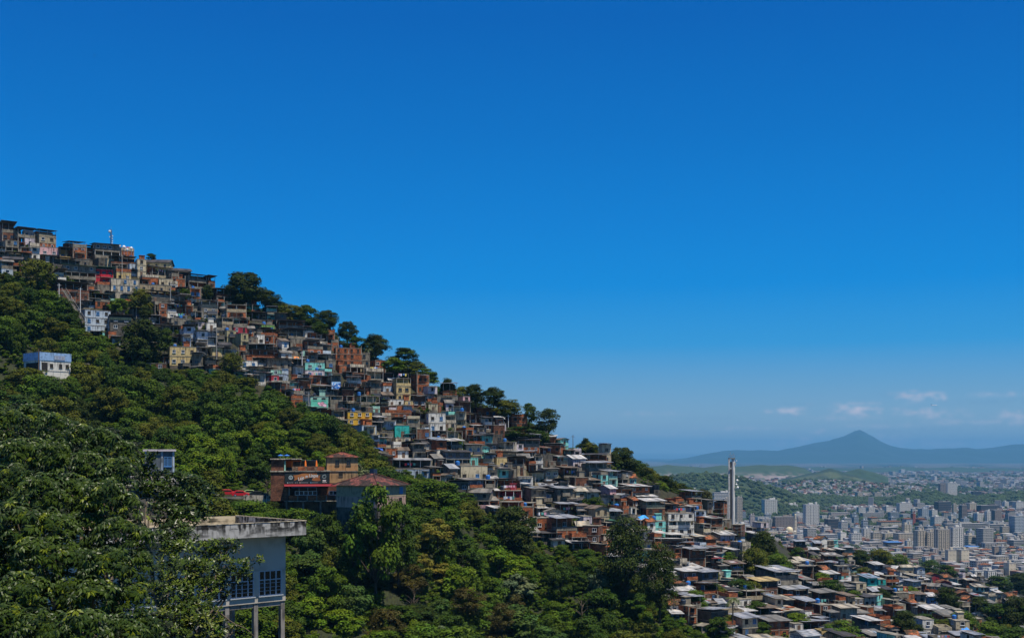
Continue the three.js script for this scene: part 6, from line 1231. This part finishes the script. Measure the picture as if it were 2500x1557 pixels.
palm(1789, 1452, 1502, 292, 'coconut palm among the lower roofs in front of the grey houses', 2.4); palm(1988, 1352, 1392, 480, 'palm standing at the end of the tree belt over the lower favela', 2.6); palm(897, 846, 874, 428, 'palm beside the brick block on the ridge', 2.4); palm(2003, 1368, 1400, 470, 'leaning palm just right of the tree belt palm', 2.2);
// ------------------------------------------------------------------ birds and the airliner
M.bird = std([0.012, 0.012, 0.014], { roughness: 0.8 });
function bird(px, py, d, yaw, bank, size, label) {
  const p = at(px, py, d), b = thing('bird', label, 'bird', p, yaw); b.rotation.z = bank; b.scale.setScalar(size);
  const body = new THREE.LatheGeometry([[0.001, -0.36], [0.05, -0.3], [0.09, -0.1], [0.1, 0.05], [0.07, 0.22], [0.05, 0.3], [0.03, 0.38], [0.001, 0.42]].map(([x, y]) => new THREE.Vector2(x, y)), 10); body.rotateX(-Math.PI / 2);
  const wing = (s) => { const o = [[0.06, 0.12], [0.4, 0.2], [0.85, 0.1], [0.95, -0.02], [0.8, -0.1], [0.4, -0.12], [0.06, -0.14]], sh = new THREE.Shape(o.map(([x, z]) => new THREE.Vector2(x * s, z))), g = new THREE.ExtrudeGeometry(sh, { depth: 0.025, bevelEnabled: false }); g.rotateX(-Math.PI / 2); g.rotateZ(s * 0.28); return g; };
  const tail = new THREE.ExtrudeGeometry(new THREE.Shape([[-0.04, 0], [0.04, 0], [0.11, -0.26], [-0.11, -0.26]].map(([x, y]) => new THREE.Vector2(x, y))), { depth: 0.02, bevelEnabled: false }); tail.rotateX(-Math.PI / 2); tail.translate(0, 0, 0.3);
  mesh('body', [body, wing(1), wing(-1), tail], M.bird, b);
}
bird(230, 135, 320, 0.2, 1.35, 0.62, 'largest black bird soaring at the upper left of the sky'); bird(328, 93, 480, 0.9, 0.3, 0.42, 'small dark bird highest in the left sky'); bird(183, 358, 480, -0.6, 0.2, 0.42, 'small dark bird low over the left ridge');
{
  const d = 7000, s = d / F, p = at(2282, 989, d), a = thing('airliner', 'distant white airliner flying above the far mountain', 'airplane', p, -1.75), m = std([0.78, 0.79, 0.82], { roughness: 0.4 }), b = std([0.05, 0.09, 0.25], { roughness: 0.4 });
  const f = new THREE.LatheGeometry([[0.01, -18], [0.9, -16], [1.9, -12], [2, 8], [1.5, 13], [0.5, 18], [0.01, 18.5]].map(([x, y]) => new THREE.Vector2(x, y)), 14); f.rotateX(-Math.PI / 2); mesh('fuselage', [f], m, a);
  const w = (o, dep) => { const g = new THREE.ExtrudeGeometry(new THREE.Shape(o.map(([x, y]) => new THREE.Vector2(x, y))), { depth: dep, bevelEnabled: false }); g.rotateX(-Math.PI / 2); return g; };
  for (const q of [1, -1]) { mesh('wing', [w([[1.5 * q, 4], [17 * q, -4], [17 * q, -5.6], [1.5 * q, -2.5]], 0.4)], m, a); mesh('tailplane', [w([[0.5 * q, -13], [6 * q, -16.4], [6 * q, -17.6], [0.5 * q, -16.4]], 0.25).translate(0, 1, 0)], m, a); mesh('engine', [new THREE.CylinderGeometry(1, 0.8, 4, 12).rotateX(Math.PI / 2).translate(5.5 * q, -1.2, -1.5)], m, a); }
  const fin = new THREE.ExtrudeGeometry(new THREE.Shape([[12, 1.5], [16.5, 7.5], [18.5, 7.5], [17.4, 1.2]].map(([x, y]) => new THREE.Vector2(x, y))), { depth: 0.3, bevelEnabled: false }); fin.rotateY(-Math.PI / 2); mesh('fin', [fin], b, a);
}
// ------------------------------------------------------------------ words for the houses, tanks and towers: what each looks like and where it stands
{
  const SHORT = [['topmost house', 'topmost left house'], ['pale pink house', 'pale pink house'], ['ochre house', 'ochre house'], ['wide grey house under', 'house beside the mast'], ['broad dark pitched', 'broad dark pitched roof'], ['bright red', 'bright red house'], ['long grey house', 'long green edged gallery house'], ['wide off-white', 'wide off-white house'], ['long canopy above', 'dark canopy above the stairs'], ['white and pale blue', 'pale blue wood edge house'], ['long pale yellow', 'long pale yellow building'], ['crimson penthouse', 'crimson penthouse'], ['green house with', 'green house'], ['bare brick three', 'bare brick block'], ['bright turquoise', 'bright turquoise house'], ['blue painted mural', 'blue mural'], ['pink painted mural', 'pink mural'], ['tall yellow', 'tall yellow house'], ['bright yellow two', 'bright yellow house'], ['white two-storey house with a row', 'white house with blue windows'], ['teal house with', 'teal house'], ['white tank room', 'tank topped brick house'], ['empty window', 'unfinished brick house'], ['tall white and brick', 'slanting blue roof'], ['long thin white', 'long thin white canopy'], ['wide dark open hall', 'wide dark open hall'], ['big cream block', 'big cream block'], ['planted balcony', 'planted balcony house'], ['pale lilac', 'lilac shed'], ['beige two-storey', 'beige paired window house'], ['orange brick house with two', 'two window orange brick house'], ['wide zinc roof', 'wide zinc roof'], ['hung under', 'lower turquoise house'], ['big white three', 'big white balcony house'], ['rain stained wall', 'stained wall house'], ['slate blue', 'slate blue house'], ['broad zinc roof terrace', 'broad zinc terrace'], ['yellow sheet roofs', 'yellow sheet roofs'], ['near the lower right trees', 'cream brick balcony house'], ['biggest bright zinc', 'biggest zinc roof'], ['charcoal house', 'charcoal house'], ['outside balcony', 'outside balcony house'], ['corner brick balcony', 'corner balcony house'], ['teal two-storey', 'teal roofscape house'], ['cream gable', 'pale blue gable house'], ['bright orange tile', 'bright orange tile roof'], ['graffiti', 'white graffiti house'], ['yard building', 'yellow yard building']];
  const marks = []; for (const o of houses) if (o.note) { const s = SHORT.find(([k]) => o.note.includes(k)); if (s && !marks.some((m) => m.name === s[1])) marks.push({ x: o.px, y: o.py, name: s[1], o }); }
  const used = new Map();
  const where = (x, y, m) => { const dx = x - m.x, dy = y - m.y, far = Math.hypot(dx, dy), w = far < 55 ? 'just ' : far > 130 ? 'well ' : ''; if (Math.abs(dx) < 22) return `${w}${dy < 0 ? 'above' : 'below'} the ${m.name}`; if (Math.abs(dy) < 14) return `${w}${dx < 0 ? 'left' : 'right'} of the ${m.name}`; return `${w}${dy < 0 ? 'above' : 'below'} ${dx < 0 ? 'left' : 'right'} of the ${m.name}`; };
  const words = (s) => s.split(/\s+/).length;
  function unique(x, y, heads, list, self) {
    const near = list.filter((m) => m.o !== self).sort((a, b) => Math.hypot(a.x - x, (a.y - y) * 1.3) - Math.hypot(b.x - x, (b.y - y) * 1.3)).slice(0, 7);
    for (const m of near) for (const h of heads) { const l = `${h} ${where(x, y, m)}`; if (words(l) <= 16 && !used.has(l)) { used.set(l, 1); return l; } }
    for (let i = 0; i < near.length; i++) for (let j = i + 1; j < near.length; j++) { const l = `${heads[heads.length - 1]} ${where(x, y, near[i])}, ${where(x, y, near[j])}`; if (words(l) <= 16 && !used.has(l)) { used.set(l, 1); return l; } }
    return `${heads[0]} ${where(x, y, near[0])}`;
  }
  const st = ['', 'single-storey', 'two-storey', 'three-storey', 'four-storey'];
  for (const o of houses) if (o.note) used.set(o.note, 1);
  for (const o of houses) {
    const col = { br: 'orange brick', bd: 'brown brick', gr: 'grey', gd: 'dark grey', st: 'stained white', ol: 'olive', li: 'lilac white', dk: 'slate', sa: 'sandy' }[o.wall] ?? WALLS[o.wall][0], rw = { c: `${ROOFS[o.rm][0].split(' ')[0]} canopy`, s: `${ROOFS[o.rm][0]} roof`, l: 'flat roof', p: 'walled terrace roof', g: `pitched ${ROOFS[o.rm][0].split(' ')[0]} roof`, t: 'red tile roof', k: 'orange tile roof' }[o.roof[0]];
    const l = o.note ?? unique(o.px, o.py, [`${st[o.n]} ${col} house with ${rw},`, `${col} house with ${rw},`], marks, o);
    tag(o.obj, l, 'house', 'houses of the hillside favela'); o.label = l;
  }
  // water tanks on flat roofs
  const r = rng(66); let n = 0; const tankShape = new THREE.LatheGeometry([[0.001, 0], [0.5, 0], [0.58, 0.15], [0.64, 0.95], [0.66, 1.0], [0.5, 1.1], [0.22, 1.22], [0.001, 1.24]].map(([x, y]) => new THREE.Vector2(x, y)), 12), lidShape = new THREE.CylinderGeometry(0.2, 0.2, 0.08, 10).translate(0, 1.26, 0);
  for (const o of houses) {
    if (!'lp'.includes(o.roof[0]) || r() < 0.42 || n > 46) continue; n++;
    const dark = r() < 0.25, a = (r() - 0.5) * (o.W - 2), b = -o.Dp * 0.1, c = Math.cos(o.obj.rotation.y), s = Math.sin(o.obj.rotation.y), off = o.head ? -o.W * 0.25 : a;
    const t = thing('water_tank', 'x', 'water tank', [o.obj.position.x + off * c + b * s, o.top.y, o.obj.position.z - off * s + b * c], r() * 6); t.scale.setScalar(rr(0.85, 1.15, r)); mesh('tank', tankShape, dark ? M.tankD : M.tank, t); mesh('lid', lidShape, dark ? M.tankD : M.tank, t);
    tag(t, unique(o.px + off * 5, o.y, [`${dark ? 'black' : 'blue'} water tank on the flat roof`, `${dark ? 'black' : 'blue'} roof water tank`], marks, null), 'water tank', 'water tanks on the roofs');
  }
  // washing hung out on the terraces
  const cloths = [[0.8, 0.8, 0.82], [0.6, 0.05, 0.08], [0.1, 0.25, 0.6], [0.75, 0.6, 0.15], [0.7, 0.35, 0.45], [0.12, 0.4, 0.35]].map((c) => new THREE.MeshStandardMaterial({ color: new THREE.Color(...c), roughness: 0.9, side: THREE.DoubleSide })); let wl = 0;
  for (const o of houses) {
    if (!'lpc'.includes(o.roof[0]) || o.W < 3.4 || r() < 0.85 || wl > 18) continue; wl++;
    const c = Math.cos(o.obj.rotation.y), s = Math.sin(o.obj.rotation.y), z = o.Dp / 2 - 0.45, y = o.roof[0] === 'c' ? o.top.y - 0.9 : o.top.y + 1.5, t = thing('laundry_line', 'x', 'laundry', [o.obj.position.x + z * s, y, o.obj.position.z + z * c], o.obj.rotation.y), L = Math.min(1.7, o.W * 0.35);
    mesh('line', bar(V(-L, 0, 0), V(L, 0, 0), 0.02), M.post, t); if (o.roof[0] !== 'c') for (const q of [-L, L]) mesh('prop', cyl(0.04, 0.04, 1.55, q, -1.5, 0, 6), M.post, t);
    for (let x = -L + 0.4; x < L - 0.3; x += rr(0.55, 0.95, r)) { const w = rr(0.35, 0.7, r), h = rr(0.5, 0.95, r), g = new THREE.PlaneGeometry(w, h, 4, 4), p = g.attributes.position; for (let i = 0; i < p.count; i++) p.setZ(i, 0.06 * Math.sin(p.getX(i) * 9 + x * 5) * (0.5 - p.getY(i) / h)); g.translate(x, -h / 2, 0.03); g.computeVertexNormals(); mesh('cloth', g, pick(cloths, r), t); }
    tag(t, unique(o.px + 3, o.y + 4, ['washing hung out on a terrace', 'line of coloured washing'], marks, null), 'laundry', 'washing lines on the terraces');
  }
  // towers
  const cm = [['first of four striped', 'first striped white tower'], ['tallest of the striped', 'tallest striped tower'], ['wide brown grey block', 'wide brown grey block'], ['left one of the row', 'left balcony tower'], ['tallest balcony', 'tallest balcony tower'], ['right one of the row', 'right balcony tower'], ['big pale blue', 'big right edge tower'], ['very long grey', 'very long grey slab'], ['long dark block', 'long dark block'], ['slim dark tower', 'slim dark tower'], ['pale half', 'pale twin block'], ['slim brick red', 'brick red tower'], ['long building with an orange', 'long orange roofed building'], ['dark building with a blue', 'dark blue roofed building'], ['stained white block', 'stained white block'], ['blank cream', 'blank cream block'], ['white top frame', 'white framed office block'], ['bright blue roof', 'bright blue roofed hall']];
  const cmarks = []; for (const q of towers) if (q.note) { const s = cm.find(([k]) => q.note.includes(k)); if (s) cmarks.push({ x: q.x, y: q.y, name: s[1], o: q }); } cmarks.push({ x: 1928, y: 1300, name: 'domed mosque', o: null });
  const sty = { g: 'small windowed', v: 'striped', h: 'banded', d: 'dark glazed', n: 'blank walled' };
  for (const q of towers) { const col = CITY[q.wall][0], what = q.H > 22 ? 'tower block' : 'building', l = q.note || unique(q.x, q.y, [`${col === 'dark' ? '' : col + ' '}${sty[q.style]} ${what}${q.roof === 'o' ? ' with orange roof' : ''},`, `${q.fl > 9 ? 'tall' : 'low'} ${col} ${sty[q.style]} city ${what},`], cmarks, q); tag(q.t, l, what, 'buildings of the city on the plain'); }
  console.log('tanks', n);
}
renderer.render(scene, camera);
